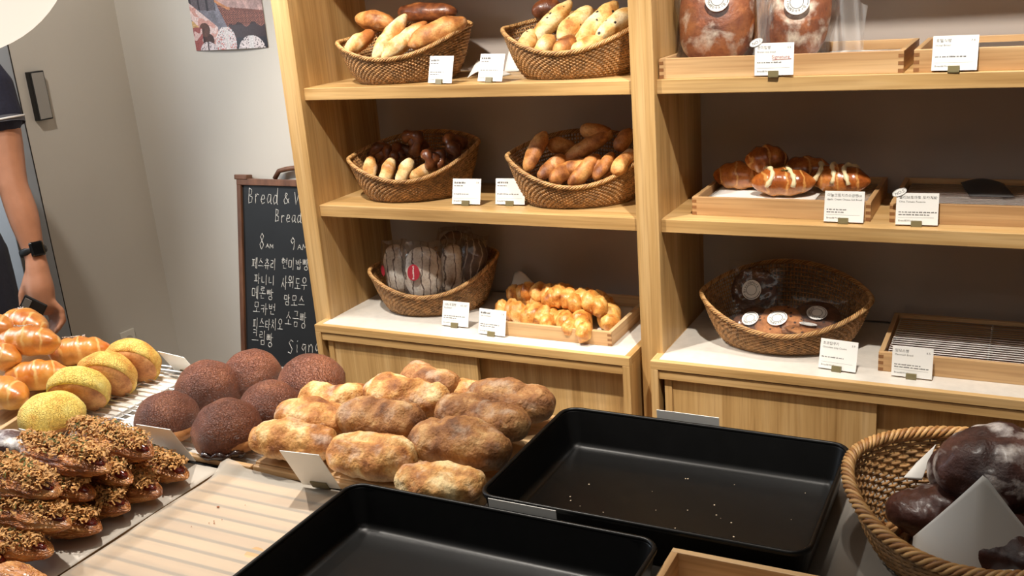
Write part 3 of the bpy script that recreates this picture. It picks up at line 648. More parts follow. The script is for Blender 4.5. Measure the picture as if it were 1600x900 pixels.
def wire_rack(label, x0, x1, y0, y1, z, gap=.0145, r=.0018, group='steel wire racks', cross=3):
    t = thing('wire_rack', label, 'wire rack', ((x0+x1)/2, (y0+y1)/2, z), 0, group)
    w, d = (x1-x0)/2, (y1-y0)/2; rd = MB(); n = int(2*d/gap)
    for i in range(n+1):
        yy = -d+2*d*i/n; rd.tube([(-w, yy, 0), (w, yy, 0)], r, 5)
    rd.build('wires', steel, t)['kind'] = 'stuff'
    for i in range(cross):
        xx = -w+2*w*i/(cross-1); MB().tube([(xx, -d, -r*2), (xx, d, -r*2)], r*1.3, 5).build('cross_bar', steel, t)
    for sx in (-1, 1):
        for sy in (-1, 1): MB().tube([(sx*w*.9, sy*d*.9, -r*2), (sx*w*.9, sy*d*.9, -.012)], r*1.2, 5).build('foot', steel, t)
    return t
GT = 'wooden display trays'
wooden_tray('long wooden tray holding two bagged round loaves on the top right shelf', 1.180, 1.757, .030, .345, ZT1, .050)
wooden_tray('empty wooden tray at the right end of the top shelf', 1.777, 2.215, .036, .345, ZT1, .050)
wooden_tray('wooden tray of garlic cream rolls on the middle right shelf', 1.243, 1.690, .076, .375, ZT2, .048)
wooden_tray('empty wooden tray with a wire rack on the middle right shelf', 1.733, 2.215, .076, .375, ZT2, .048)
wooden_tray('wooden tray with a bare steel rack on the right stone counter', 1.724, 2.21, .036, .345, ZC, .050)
wooden_tray('wooden tray of golden croissant twists on the left stone counter', .600, 1.022, .014, .340, ZC, .042)
wire_rack('wire rack under the garlic cream rolls', 1.262, 1.672, .094, .358, ZT2+.030)
wire_rack('wire rack in the empty middle shelf tray', 1.752, 2.198, .094, .358, ZT2+.034)
wire_rack('bright bare wire rack on the right stone counter', 1.742, 2.195, .054, .328, ZC+.040)
wire_rack('wire rack in the empty top right tray', 1.795, 2.198, .054, .328, ZT1+.033)
def sheet(name, label, cat, fn, mat, nu=16, nv=12, solid=.0004, group=None):
    o = MB().grid(nu, nv, fn).build(name, mat, None, smooth=True, solid=solid); return tag(o, label, cat, group)
sheet('tray_liner', 'white liner paper under the croissant twists', 'paper', lambda u, v: (.618+u*.386, .032+v*.29, ZC+.0105+.002*noise.noise((u*5, v*5, 2))), paper_w)
sheet('tray_liner', 'sheet of white paper beneath the garlic cream rolls', 'paper', lambda u, v: (1.275+u*.27, .10+v*.22, ZT2+.0345+.003*abs(noise.noise((u*5, v*5, 7)))), paper_w)
sheet('tray_liner', 'grey liner sheet in the long top right tray', 'paper', lambda u, v: (1.53+u*.205, .05+v*.26, ZT1+.028+.012*u*0+.004*noise.noise((u*4, v*5, 9))), paper_w)
sheet('tray_liner', 'dark reusable liner folded in the empty middle shelf tray', 'liner', lambda u, v: (1.90+u*.10-v*.03, .20+v*.15, ZT2+.042+.012*math.sin(u*PI)*v), plain('dark_liner', srgb(62, 60, 60), .5))
sheet('paper_sheet', 'sheet of white paper standing behind the top shelf price cards', 'paper', lambda u, v: (.60+u*.22, .30+.07*v+.01*math.sin(u*6), ZT1+.002+.10*v*(1-.2*u)), paper_w)
sheet('paper_sheet', 'crumpled white paper beside the bagged rye basket', 'paper', lambda u, v: (.555+u*.10, .28+.07*v, ZC+.002+(.085*v+.018*math.sin(u*5))*(1-u*.55)), paper_w)
sheet('paper_sheet', 'crumpled white paper poking out beside the top left basket', 'paper', lambda u, v: (.545+u*.11, .17+.07*v, ZT1+.001+.045*(1-u)*v+.02*math.sin(u*3.1)*(1-v)), paper_w)

# ---------------------------------------------------------------- bread shapes
def loaf(L, W_, H_, n=2.4, mexp=2.0, bend=0, arch=0, nz=.006, ns=22, seed=0, nu=30, nv=22, floor=-.36, taper=0, ridges=0, rk=0, tw=0, crease=0, layers=0, fold=0):
    vs = []; fs = []
    for i in range(nu+1):
        t = -math.cos(PI*i/nu); r = max(0, 1-abs(t)**n)**(1/mexp); r *= 1+taper*t
        for j in range(nv):
            a = 2*PI*j/nv; rr = r
            if ridges: rr = r*(1+ridges*math.sin(rk*t+tw*math.sin(a)))
            if layers: rr *= 1+layers*math.sin(a*15+4*noise.noise((t*3, seed, a*.6)))*min(1, (1-t*t)*2+.3)
            if fold: rr *= 1-fold*math.exp(-((t-.25*math.sin(a*1.5+seed)-.3*math.sin(seed*2.3))/.10)**2)*max(0, math.sin(a))
            if crease: rr = r*(1-crease*math.exp(-((a-PI/2-.25*math.sin(t*3))/.22)**2)*(1-t*t))
            p = Vector((t*L/2, math.cos(a)*rr*W_/2, math.sin(a)*rr*H_/2))
            d = Vector((t*.3, math.cos(a), math.sin(a)))
            q = p*ns+Vector((seed*7.3, seed*3.1, seed))
            p += d*(noise.noise(q)*nz+noise.noise(q*2.7)*nz*.4+noise.noise(q*6.5)*nz*.16)*(.25+.75*r)
            p.z = max(p.z, floor*H_+ .0008*noise.noise(q*3)) if floor is not None else p.z
            p.y += bend*t*t; p.z += arch*(1-t*t)-arch
            vs.append(tuple(p))
        
    for i in range(nu):
        for j in range(nv): fs.append((i*nv+j, i*nv+(j+1) % nv, (i+1)*nv+(j+1) % nv, (i+1)*nv+j))
    mb = MB(); mb.add(vs, fs); return mb
def bread(name, label, cat, M, mb, mat, group=None):
    o = mb.build(name, mat, None, smooth=True); o.matrix_world = M; return tag(o, label, cat, group)
rnd = random.Random(11)
# -- rustic loaves on the table
TZ = .68
C = [ # x, y, z, deg, len, width, height, dark, label
 (.705, -.972, .757, 8, .195, .095, .078, 0, 'pale floured rustic loaf at the front left behind the leaning price card'),
 (.684, -.872, .760, 5, .185, .098, .088, 0, 'pale golden rustic loaf in the second row beside the chocolate buns'),
 (.662, -.772, .757, 7, .170, .095, .084, 0, 'rustic loaf with a dark right end in the back row by the chocolate buns'),
 (.902, -.968, .757, 5, .190, .100, .086, 0, 'floured rustic loaf with a fold, centre of the front row'),
 (.850, -.850, .775, 6, .205, .102, .092, 1, 'brown rustic loaf in the middle of the pile'),
 (.835, -.738, .775, 0, .225, .100, .088, 0, 'cream topped rustic loaf behind the middle brown loaf'),
 (.850, -.652, .775, -4, .160, .090, .086, 1, 'small brown rustic loaf at the very back of the pile'),
 (.945, -.648, .752, -14, .120, .080, .070, 0, 'short golden rustic loaf tucked in the back row'),
 (1.085, -1.010, .748, 8, .180, .095, .075, 0, 'crumbly topped rustic loaf wedged between the two black trays'),
 (1.062, -.895, .772, 3, .222, .108, .092, 1, 'large brown rustic loaf beside the left corner of the black tray'),
 (1.056, -.775, .775, 0, .218, .104, .088, 1, 'speckled brown rustic loaf in the third row by the black tray'),
 (1.062, -.670, .772, 3, .205, .104, .096, 1, 'dark brown rustic loaf at the back right of the pile')]
for i, (x, y, z, dg, L, w, h, dk, lb) in enumerate(C):
    mb = loaf(L, w, h, n=3.4, mexp=2.2, nz=.015, ns=13, fold=.10 if i % 3 else .16, seed=i+1, nu=60, nv=44, crease=.18 if i in (3, 8) else 0, bend=rnd.uniform(-.008, .008), floor=-.42)
    bread('rustic_loaf', lb, 'bread', flat(x, y, z, dg), mb, m_ciab_d if dk else m_ciab, 'rustic loaves piled on the table')
# -- chocolate mocha buns
def dome(D, H_, seed, nz=.004, nu=36, nv=18, cut=-.28):
    def fn(d): return 1+noise.noise((d.x*2+seed, d.y*2, d.z*2))*.05
    mb = MB(); mb.ell((0, 0, 0), (D/2, D/2, H_*.72), nu, nv, fn=fn)
    mb.v = [(x, y, max(z, cut*H_)) for x, y, z in mb.v]; return mb
MO = [(.317, -.940, 6, 'chocolate topped bun at the front left behind the paper tag'), (.496, -.938, 0, 'chocolate topped bun with tan base showing, front row next to the loaves'),
 (.278, -.765, 0, 'chocolate topped bun in the middle row on the left with a melted edge'), (.328, -.665, 0, 'chocolate topped bun at the back below the chalkboard corner'),
 (.512, -.815, 4, 'chocolate topped bun in the middle row against the golden loaves'), (.515, -.665, 0, 'darkest chocolate topped bun at the back right below the cabinet')]
bmesh_d = [dome(.152, .098, s) for s in (1, 4, 8)]
for i, (x, y, tl, lb) in enumerate(MO):
    t = thing('mocha_bun', lb, 'bun', (x, y, .735), i*1.1, 'chocolate topped buns')
    sc = (.147, .155, .157, .150, .148, .166)[i]/.152
    o = bmesh_d[i % 3].build('crust', m_mocha, t, smooth=True); o.scale = (sc, sc, sc)
    b = MB().ell((0, 0, 0), (.070*sc, .070*sc, .03*sc), 28, 10); o = b.build('base', m_tan, t, smooth=True); o.location = (.010, -.010, -.012)
    if i in (1, 2, 4):
        d = MB(); a0 = -PI/2-i*1.1+(.5 if i == 1 else -.2)
        d.tube([(.077*sc*math.cos(a0+(q-7)*.09), .077*sc*math.sin(a0+(q-7)*.09), -.023+.003*math.sin(q*1.3)) for q in range(15)], [.0035+.0065*abs(math.sin(q*.55+i))*min(1, min(q, 14-q)/3+.2) for q in range(15)], 10)
        d.build('melted_edge', m_choc, t, smooth=True)
# -- melon buns leaning in a row
MEL = [(.004, -1.000, .732, 6, 0, 'bright yellow crumb topped bun lying flat at the front of its row'), (-.030, -.890, .744, 52, 0, 'yellow crumb topped bun leaning on the front yellow bun'),
 (-.040, -.795, .744, 60, 1, 'golden crumb topped bun leaning third in the yellow row'), (-.052, -.700, .742, 62, 1, 'most toasted crumb topped bun at the back of the yellow row')]
for i, (x, y, z, tl, o_, lb) in enumerate(MEL):
    t = thing('melon_bun', lb, 'bun', (x, y, z), 0, 'yellow crumb topped buns')
    t.rotation_euler = (Matrix.Rotation(math.radians(25), 3, 'Z') @ Matrix.Rotation(math.radians(-tl), 3, 'X')).to_euler()
    dome(.152, .080, i+20, nu=40, nv=22, cut=-.22).build('cookie_crust', m_melon_o if o_ else m_melon, t, smooth=True)
    b = MB().ell((0, 0, 0), (.071, .071, .032), 28, 10); b.v = [(p, q, max(r, -.024)) for p, q, r in b.v]
    o = b.build('base', m_melon_b, t, smooth=True); o.location = (0, 0, -.010)
# -- salt rolls
SA = [(-.284, -.815, 0.823, 9, .19, 'salted crescent roll on top of the pile with its tip to the right'), (-.225, -.715, 0.763, 24, .17, 'salted crescent roll at the back behind the yellow buns'),
 (-.330, -.885, 0.803, -4, .18, 'crescent roll at the left edge with a pale pointed tip'), (-.200, -.872, 0.758, 24, .17, 'crescent roll at the bottom right of the pile beside the yellow buns'),
 (-.200, -.975, 0.753, -5, .17, 'crescent roll lowest at the left edge above the board rim'), (-.460, -.800, 0.838, 6, .17, 'crescent roll with only its pale end showing at the left edge'),
 (-.430, -.715, 0.823, -10, .20, 'rear crescent roll below the hand holding the phone')]
for i, (x, y, z, dg, L, lb) in enumerate(SA):
    mb = loaf(L*1.06, .094, .084, n=2.0, mexp=1.6, nz=.003, ns=14, seed=40+i, nu=44, nv=26, ridges=.055, rk=14, tw=1.2, floor=-.40)
    t = bread('salt_roll', lb, 'bread roll', flat(x, y, z, dg, 0, -12), mb, m_salt, 'salted crescent rolls')
    if i in (0, 1, 6):
        g = MB(); r2 = random.Random(i)
        for q in range(26):
            u = r2.gauss(0, .014); v = r2.gauss(0, .007); s = r2.uniform(.0008, .0018)
            g.box(u-s-.01, u+s-.01, v-s, v+s, .0405-.0*u, .0415+s)
        o = g.build('salt_grains', paper_w, t); o['kind'] = 'stuff'
sb = thing('wooden_board', 'tilted wooden board under the crescent rolls', 'board', (-.36, -.88, TZ))
MB().box(-.25, .27, -.20, .22, .018, .034, Matrix.Rotation(math.radians(8), 4, 'X')).build('plank', tray_y, sb, bevel=.002)
MB().box(.255, .27, -.20, .22, .018, .062, Matrix.Rotation(math.radians(8), 4, 'X')).build('raised_edge', tray_y, sb, bevel=.002)
MB().box(-.22, .24, .14, .18, 0, .05).build('rear_support', tray_x, sb)
MB().box(-.22, .24, -.18, -.15, 0, .006).build('front_support', tray_x, sb)
# -- crumb topped pastries
PA = [(.390, -1.268, .815, -3, .265, 'crumb topped pastry on top of the stack, nearest the yellow bun'), (.402, -1.165, .800, -6, .265, 'crumb topped pastry at the back of the top layer'),
 (.385, -1.374, .820, -5, .265, 'large crumb topped pastry at the left edge on top of the front stack'), (.430, -1.112, .728, -5, .25, 'crumb topped pastry sticking out furthest right beside the parchment'),
 (.425, -1.185, .728, -5, .26, 'lower crumb topped pastry, second from the back at the parchment side'), (.415, -1.262, .728, 0, .25, 'lower crumb topped pastry in the middle of the bottom layer'),
 (.370, -1.300, .772, -3, .27, 'crumb topped pastry with red filling under the top middle one'), (.385, -1.215, .768, -7, .28, 'crumb topped pastry squeezed under the rear top pair'),
 (.435, -1.410, .778, 2, .25, 'crumb topped pastry under the large left one'), (.420, -1.338, .726, 1, .25, 'short end of a bottom pastry beside the parchment edge'),
 (.430, -1.452, .745, 1, .25, 'crumb topped pastry with a bare curled end near the bottom left'), (.390, -1.500, .735, 2, .22, 'crumb topped pastry cut off by the bottom left corner'),
 (.535, -1.530, .732, 10, .19, 'plain golden pastry end at the bottom edge of the photo')]
def danish(seed, L=.26):
    return loaf(L, .088, .052, n=1.9, mexp=1.5, nz=.007, ns=20, seed=seed, nu=56, nv=90, floor=-.42, ridges=.05, rk=9, tw=2, layers=.045)
def flakes(seed, L, n=900):
    r = random.Random(seed); f = MB()
    for q in range(n):
        x = (r.uniform(-.47, .44) if r.random() < .86 else r.uniform(-.47, .25))*L; lim = .040*math.sqrt(max(.05, 1-(2*x/L)**2)); y = max(-lim, min(lim, r.gauss(0, lim*.55))); z = .0275-(y/.044)**2*.013-(x/L)**2*.030+r.uniform(0, .010)
        M = Matrix.Translation((x, y, z)) @ Euler((r.uniform(-.9, .9), r.uniform(-.9, .9), r.uniform(0, 6.3))).to_matrix().to_4x4()
        l, w = r.uniform(.0025, .0085), r.uniform(.0008, .0024); c = r.uniform(.0005, .003)
        f.add([(-l, -w, 0), (0, -w, c), (l, -w, 0), (-l, w, 0), (0, w, c), (l, w, 0)], [(0, 1, 4, 3), (1, 2, 5, 4)], M)
    return f
dan_me = [danish(s).mesh('pastry_base', m_dan, True) for s in (61, 62, 63, 64)]
fl_me = [flakes(s, .25).mesh('crumb_topping', m_flake) for s in (1, 2, 3)]
hb_me = [flakes(s, .22, 90).mesh('herb_topping', m_herb) for s in (7, 8)]
def sausage(seed):
    mb = loaf(.235, .034, .034, n=3.5, mexp=2.2, nz=.004, ns=40, seed=seed, nu=26, nv=12, floor=None); mb.v = [(x, y, z+.010) for x, y, z in mb.v]; return mb.mesh('sausage', m_saus, True)
sa_me = [sausage(3), sausage(9)]
for i, (x, y, z, dg, L, lb) in enumerate(PA):
    t = thing('savoury_pastry', lb, 'pastry', (x, y, z), 0, 'crumb topped pastries'); t.rotation_euler = (rnd.uniform(-.12, .12), .03, math.radians(dg)); t.scale = (L/.26, 1, 1)
    obj('pastry_base', dan_me[i % 4], t); 
    if i < 12:
        obj('sausage', sa_me[i % 2], t); o = obj('crumb_topping', fl_me[i % 3], t); o['kind'] = 'stuff'; o = obj('herb_topping', hb_me[i % 2], t); o['kind'] = 'stuff'
t = thing('chocolate_pastry', 'chocolate pastry dusted with sugar behind the crumb topped ones', 'pastry', (.060, -1.165, .735), .1)
loaf(.20, .08, .06, seed=77, nz=.005).build('pastry_base', m_tan, t, smooth=True)
o = loaf(.195, .076, .046, seed=78, nz=.006).build('chocolate_glaze', m_chbread, t, smooth=True); o.location.z = .012
# ---------------------------------------------------------------- table and what lies on it
tb = thing('display_table', 'grey stone topped table carrying trays and bread in the foreground', 'table', (.95, -1.35, 0))
MB().box(-1.62, 1.75, -.75, .765, .645, TZ).build('tabletop', table_m, tb, bevel=.004)
MB().box(-1.55, 1.68, -.70, .70, .05, .645).build('table_body', oak_x, tb)
MB().box(-1.50, 1.63, -.65, .65, 0, .05).build('plinth', plain('plinth_black', srgb(30, 29, 28), .6), tb)
def rrect(w, d, r, n=7):
    out = []
    for cx, cy, a0 in ((w-r, d-r, 0), (-w+r, d-r, 90), (-w+r, -d+r, 180), (w-r, -d+r, 270)):
        for k in range(n+1):
            a = math.radians(a0+90*k/n); out.append((cx+r*math.cos(a), cy+r*math.sin(a)))
    return out
def black_tray(label, x0, x1, y0, y1, z, h):
    w, d = (x1-x0)/2, (y1-y0)/2
    t = thing('baking_tray', label, 'baking tray', ((x0+x1)/2, (y0+y1)/2, z), 0, 'empty black baking trays')
    prof = [(.022, 0), (.016, .002), (.0025, h-.006), (-.0005, h-.004), (-.0005, h-.001), (.002, h+.0005), (.0055, h), (.0075, h-.004), (.020, .016), (.024, .008), (.032, .004)]
    vs = []; fs = []; n = 0
    for ins, zz in prof:
        q = rrect(w-ins, d-ins, max(.010, .034-ins*.6)); n = len(q); vs += [(a, b, zz) for a, b in q]
    for i in range(len(prof)-1):
        for k in range(n): fs.append((i*n+k, i*n+(k+1) % n, (i+1)*n+(k+1) % n, (i+1)*n+k))
    fs.append(tuple(range(n))[::-1]); fs.append(tuple((len(prof)-1)*n+k for k in range(n)))
    mb = MB(); mb.add(vs, fs); mb.build('pan', black_metal, t, smooth=True)
    bead = MB(); bead.tube([(a, b, h) for a, b in rrect(w-.003, d-.003, .032)], .0045, 8, True); bead.build('rolled_rim', black_metal, t, smooth=True)
    return t
black_tray('empty black baking tray with crumbs in the middle of the table', 1.185, 1.768, -1.050, -.652, TZ+.002, .080)
black_tray('empty black baking tray cut off by the bottom edge of the photo', .940, 1.545, -1.520, -1.082, TZ+.002, .080)
cr = MB(); r2 = random.Random(9)
for q in range(30):
    x, y = r2.uniform(1.25, 1.70), r2.uniform(-.96, -.72); s = r2.uniform(.0006, .0014)
    cr.box(x-s, x+s, y-s, y+s, TZ+.006, TZ+.006+s)
o = tag(cr.build('crumbs', plain('crumb_pale', srgb(220, 200, 170), .8)), 'pale crumbs scattered in the middle black tray', 'crumbs'); o['kind'] = 'stuff'
for x, y, s, wd in ((1.66, -.985, .005, 'largest'), (1.69, -.965, .004, 'rightmost'), (1.50, -.985, .003, 'smallest')):
    tag(MB().ell((x, y, TZ+.0075), (s, s*.8, s*.7), 8, 6).build('burnt_crumb', plain('burnt', srgb(16, 12, 10), .5), None, smooth=True), wd+' black burnt crumb at the front of the middle tray', 'crumb', 'burnt crumbs')
# racks and rails under the buns and loaves
wire_rack('wire rack carrying the yellow buns', -.13, .085, -1.03, -.60, TZ+.017, gap=.022, r=.002)
wire_rack('wire rack beneath the chocolate topped buns', .095, .600, -.995, -.585, TZ+.017, gap=.022, r=.002)
sheet('tray_liner', 'white liner paper beneath the yellow bun rack', 'paper', lambda u, v: (-.12+u*.20, -1.02+v*.41, TZ+.0015), paper_w)
sheet('tray_liner', 'white liner paper beneath the chocolate bun rack', 'paper', lambda u, v: (.10+u*.49, -.985+v*.39, TZ+.0015), paper_w)
def wood_rail(label, x0, x1, y, z0, z1):
    t = thing('wooden_rail', label, 'rail', ((x0+x1)/2, y, TZ), 0, 'wooden front rails of the table trays')
    w = (x1-x0)/2; MB().box(-w, w, -.007, .007, z0, z1).build('rail', tray_x, t, bevel=.003)
    MB().box(-w, w, -.012, .007, 0, z0).build('dark_base', black_metal, t, bevel=.001); return t
wood_rail('pale wooden rail in front of the chocolate topped buns', .27, .615, -1.003, .010, .024)
wood_rail('pale wooden rail in front of the rustic loaves', .622, 1.11, -1.004, .012, .028)
lb = thing('loaf_board', 'dark tray base under the rustic loaves', 'tray', (.88, -.81, TZ)); MB().box(-.262, .262, -.186, .215, 0, .030).build('base', tray_x, lb, bevel=.002)
# slatted rack with parchment
sr = thing('slatted_rack', 'pale slatted wooden rack under the parchment', 'rack', (.74, -1.29, TZ))
for i in range(14):
    yy = .235-i*.036; MB().box(-.185, .185, yy-.0140, yy+.0140, .002, .0125).build('slat', tray_x, sr, bevel=.001)
MB().box(-.187, .187, -.30, .25, 0, .002).build('dark_base', black_metal, sr)
def pfn(u, v):
    x = .552+u*.382; y = -1.60+v*.583
    e = max(0, (u-.0)/.16); z = TZ+.0135+.0015*noise.noise((u*6, v*7, 3.3))
    if u < .14: z += .013*math.sin(PI*u/.14)+.003*noise.noise((u*20, v*6, 8))
    if v > .93: z += .012*((v-.93)/.07)**2*(1-min(1, u*1.6))
    return (x-(.012*(v > .9)*(v-.9)*10 if u < .1 else 0), y, z)
sheet('parchment_sheet', 'sheet of parchment covering the empty slatted rack', 'parchment', pfn, parchment, 60, 60, solid=0)
sheet('parchment_sheet', 'grey parchment under the crumb topped pastries', 'parchment', lambda u, v: (.10+u*.447, -1.60+v*.575, TZ+.0145+.001*noise.noise((u*8, v*8, 1))), plain('greasy_paper', srgb(196, 188, 176), .5), 24, 24)
pb = thing('pastry_board', 'low wooden board below the crumb topped pastries', 'board', (.315, -1.31, TZ)); MB().box(-.22, .222, -.30, .27, 0, .013).build('plank', tray_x, pb)
fl = MB()
for x, y, s in ((.657, -1.154, .0032), (.688, -1.199, .0016), (.694, -1.205, .0018), (.684, -1.208, .0014), (.70, -1.19, .0013), (.66, -1.23, .0012), (.705, -1.13, .0011)):
    fl.ell((x, y, TZ+.0155), (s, s*.8, s*.35), 7, 5)
o = tag(fl.build('crumbs', plain('brown_crumb', srgb(150, 84, 48), .7)), 'brown crumbs on the empty parchment', 'crumbs'); o['kind'] = 'stuff'
# wooden box at the bottom edge
wooden_tray('wooden box cut off by the bottom edge beside the black trays', 1.556, 1.80, -1.45, -1.062, TZ, .062, 'wooden boxes on the table')
sheet('paper_packet', 'white paper packet inside the wooden box at the bottom edge', 'paper', lambda u, v: (1.60+u*.10, -1.20+v*.075, TZ+.040+.012*math.sin(u*3)*v), card_m)
# cards on the table, printed side turned away
def blank_card(label, x, y, z, deg, lean, w=.088, h=.118):
    t = thing('price_card', label, 'price card', (x, y, z), math.radians(deg), 'price cards on the table seen from behind')
    M = Matrix.Rotation(math.radians(90+lean), 4, 'X')
    MB().box(-w/2, w/2, 0, h, -.0007, .0007, M).build('card', card_m, t)
    MB().box(-.019, .019, -.001, .018, .001, .004, M).build('clip', brass_dark, t, bevel=.0006)
    MB().box(-.018, .018, 0, .002, -.016, .004, Matrix(((1, 0, 0, 0), (0, 0, -1, 0), (0, 1, 0, 0), (0, 0, 0, 1)))).build('clip_foot', brass_dark, t)
blank_card('blank back of a price card leaning before the rustic loaves', .812, -1.024, TZ+.020, 6, 29)
blank_card('blank back of a price card before the chocolate topped buns', .426, -1.024, TZ+.020, 2, 28, .095, .112)
blank_card('blank back of a price card behind the yellow buns', .045, -.605, TZ+.004, -8, 30, .11, .085)
blank_card('blank back of a price card between the two black trays', 1.290, -1.066, TZ+.010, 0, 6, .13, .088)
blank_card('top edge of a price card behind the middle black tray', 1.447, -.628, TZ+.002, 0, 5, .13, .094)
blank_card('corner of a price card between the yellow bun and the pastries', .06, -1.075, TZ+.010, -2, 24, .085, .06)
# ---------------------------------------------------------------- breads in the shelf baskets
def between(name, label, a, b, w, h, mat, seed, group, rl=0, ext=1.12, **kw):
    a = Vector(a); b = Vector(b); L = (b-a).length*ext
    return bread(name, label, 'bread', axes(a, b, rl), loaf(L, w, h, seed=seed, **kw), mat, group)
G1 = 'rolls in the top left basket'
for i, (a, b, w, lb) in enumerate([((.184,.090,1.462), (.229,.170,1.512), .062, 'short pale roll leftmost in the top left basket'), ((.290,.090,1.448), (.345,.170,1.545), .056, 'palest long roll, second from left in the top left basket'),
    ((.325,.090,1.445), (.410,.170,1.522), .060, 'golden streaked long roll third in the top left basket'), ((.420,.095,1.478), (.540,.170,1.525), .074, 'broad golden roll at the right of the top left basket')]):
    between('long_roll', lb, a, b, w, w*.86, m_white if i in (0, 1) else m_gold if i == 3 else m_white, 100+i, G1, .3*i, 1.25 if i else 1.1, n=2.2, mexp=1.7, nz=.006, floor=None)
between('baguette', 'brown baguette end sticking up behind the left of the top left basket', (.135,.235,1.552), (.262,.235,1.530), .062, .058, m_gold, 110, G1, 0, 1.1, nz=.006, floor=None)
between('baguette', 'dark baguette lying across the back of the top left basket', (.290,.245,1.560), (.475,.250,1.552), .064, .060, m_brown, 111, G1, 0, 1.1, nz=.006, floor=None)
between('baguette', 'brown baguette beneath the rolls of the top left basket', (.25,.20,1.500), (.50,.20,1.490), .07, .06, m_gold, 112, G1, 0, 1.0, nz=.006, floor=None)
G2 = 'olive rolls in the top right basket of the left bay'
for i, (a, b, lb) in enumerate([((.802,.130,1.478), (.853,.215,1.548), 'olive roll standing at the upper left of its basket'), ((.876,.130,1.480), (.914,.215,1.532), 'olive roll second in the upper row'),
    ((.933,.130,1.468), (.988,.215,1.538), 'olive roll third in the upper row'), ((.990,.130,1.475), (1.036,.215,1.520), 'olive roll with large black spots beside the divider'),
    ((.779,.085,1.440), (.785,.13,1.485), 'pale olive roll lowest at the left rim of its basket'), ((.828,.075,1.437), (.847,.12,1.470), 'small olive roll second in the lower row'),
    ((.883,.072,1.438), (.909,.12,1.463), 'small golden roll third in the lower row without olives'), ((.937,.072,1.440), (.985,.12,1.455), 'flat olive roll at the right of the lower row')]):
    between('olive_roll', lb, a, b, .056 if i < 4 else .05, .05, m_gold if i == 6 else m_raisin, 120+i, G2, i*.7, 1.4, n=2.3, mexp=1.8, nz=.005, floor=None)
between('dark_roll', 'brown roll peeking out behind the olive rolls', (.745,.235,1.540), (.815,.255,1.545), .06, .055, m_brown, 130, G2, 0, 1.2, floor=None)
between('olive_roll', 'olive roll buried under the upper row by the divider', (.86,.17,1.46), (1.0,.17,1.46), .07, .06, m_raisin, 131, G2, 0, 1.1, floor=None)
G3 = 'breads in the middle left basket'
for i, (a, b, lb) in enumerate([((.200,.105,1.070), (.172,.165,1.122), 'pale finger roll leftmost in the middle left basket'), ((.258,.100,1.068), (.250,.165,1.118), 'pale finger roll second from left in the middle left basket'),
    ((.316,.100,1.070), (.318,.165,1.118), 'pale finger roll third from left in the middle left basket'), ((.366,.100,1.085), (.400,.16,1.100), 'pale finger roll half hidden under the glazed knot')]):
    between('finger_roll', lb, a, b, .044, .042, m_white, 140+i, G3, i*.5, 1.3, n=2.6, mexp=2, nz=.004, ridges=.05, rk=7, floor=None)
def knot(label, c, s, seed, group, mat=m_brown):
    mb = MB(); r = random.Random(seed)
    pts = [Vector((math.cos(a)*s*.55, math.sin(a)*s*.5, math.sin(a*2+seed)*s*.28)) for a in [k*2*PI/22*1.25 for k in range(23)]]
    mb.tube(pts, [s*(.30+.10*math.sin(k*1.7))*min(1, .45+min(k, 22-k)*.2) for k in range(23)], 12)
    mb.ell((0, 0, 0), (s*.5, s*.45, s*.42), 14, 10, fn=lambda d: 1+.12*noise.noise(d*3+Vector((seed, 0, 0))))
    return bread('twisted_pastry', label, 'pastry', Matrix.Translation(c) @ Euler((.9+seed*.1, .3, seed)).to_matrix().to_4x4(), mb, mat, group)
knot('glazed shiny knot pastry at the front right of the middle left basket', (.410, .155, 1.130), .048, 1, G3)
knot('tall dark twisted pastry standing at the back of the middle left basket', (.308, .225, 1.168), .056, 2, G3)
knot('dark hollow twisted pastry at the left back of the middle left basket', (.180, .215, 1.128), .052, 3, G3)
knot('dark twisted pastry between the two rear ones in the middle left basket', (.252, .215, 1.128), .048, 4, G3)
knot('large dark spiral pastry at the right end of the middle left basket', (.445, .225, 1.148), .060, 5, G3)
G4 = 'stick loaves in the middle right basket'
for i, (a, b, w, lb) in enumerate([((.750,.115,1.118), (.773,.180,1.196), .050, 'stick loaf standing upright at the left end of its basket'), ((.793,.110,1.094), (.832,.175,1.132), .046, 'stick loaf second from left in the lower row'),
    ((.830,.108,1.082), (.861,.175,1.110), .046, 'stick loaf third in the lower row'), ((.889,.108,1.078), (.938,.175,1.132), .048, 'pale long stick loaf in the middle of the lower row'),
    ((.964,.108,1.096), (.982,.175,1.140), .046, 'stick loaf fifth in the lower row'), ((1.020,.110,1.112), (1.040,.175,1.148), .046, 'stick loaf next to the divider in the lower row'),
    ((.845,.185,1.128), (.945,.235,1.192), .054, 'big stick loaf lying across the top of the basket by the divider'), ((.782,.205,1.168), (.840,.235,1.150), .05, 'dark stick loaf at the back left of its basket'),
    ((.879,.230,1.205), (.953,.240,1.188), .05, 'dark stick loaf highest at the back of its basket'), ((.991,.200,1.160), (1.020,.235,1.198), .05, 'dark stick loaf at the back beside the divider'),
    ((.83,.17,1.10), (1.0,.18,1.11), .07, 'stick loaf buried beneath the upper ones')]):
    between('stick_loaf', lb, a, b, w, w*.85, m_gold, 160+i, G4, i*.6, 1.3, n=2.8, mexp=2, nz=.005, floor=None)
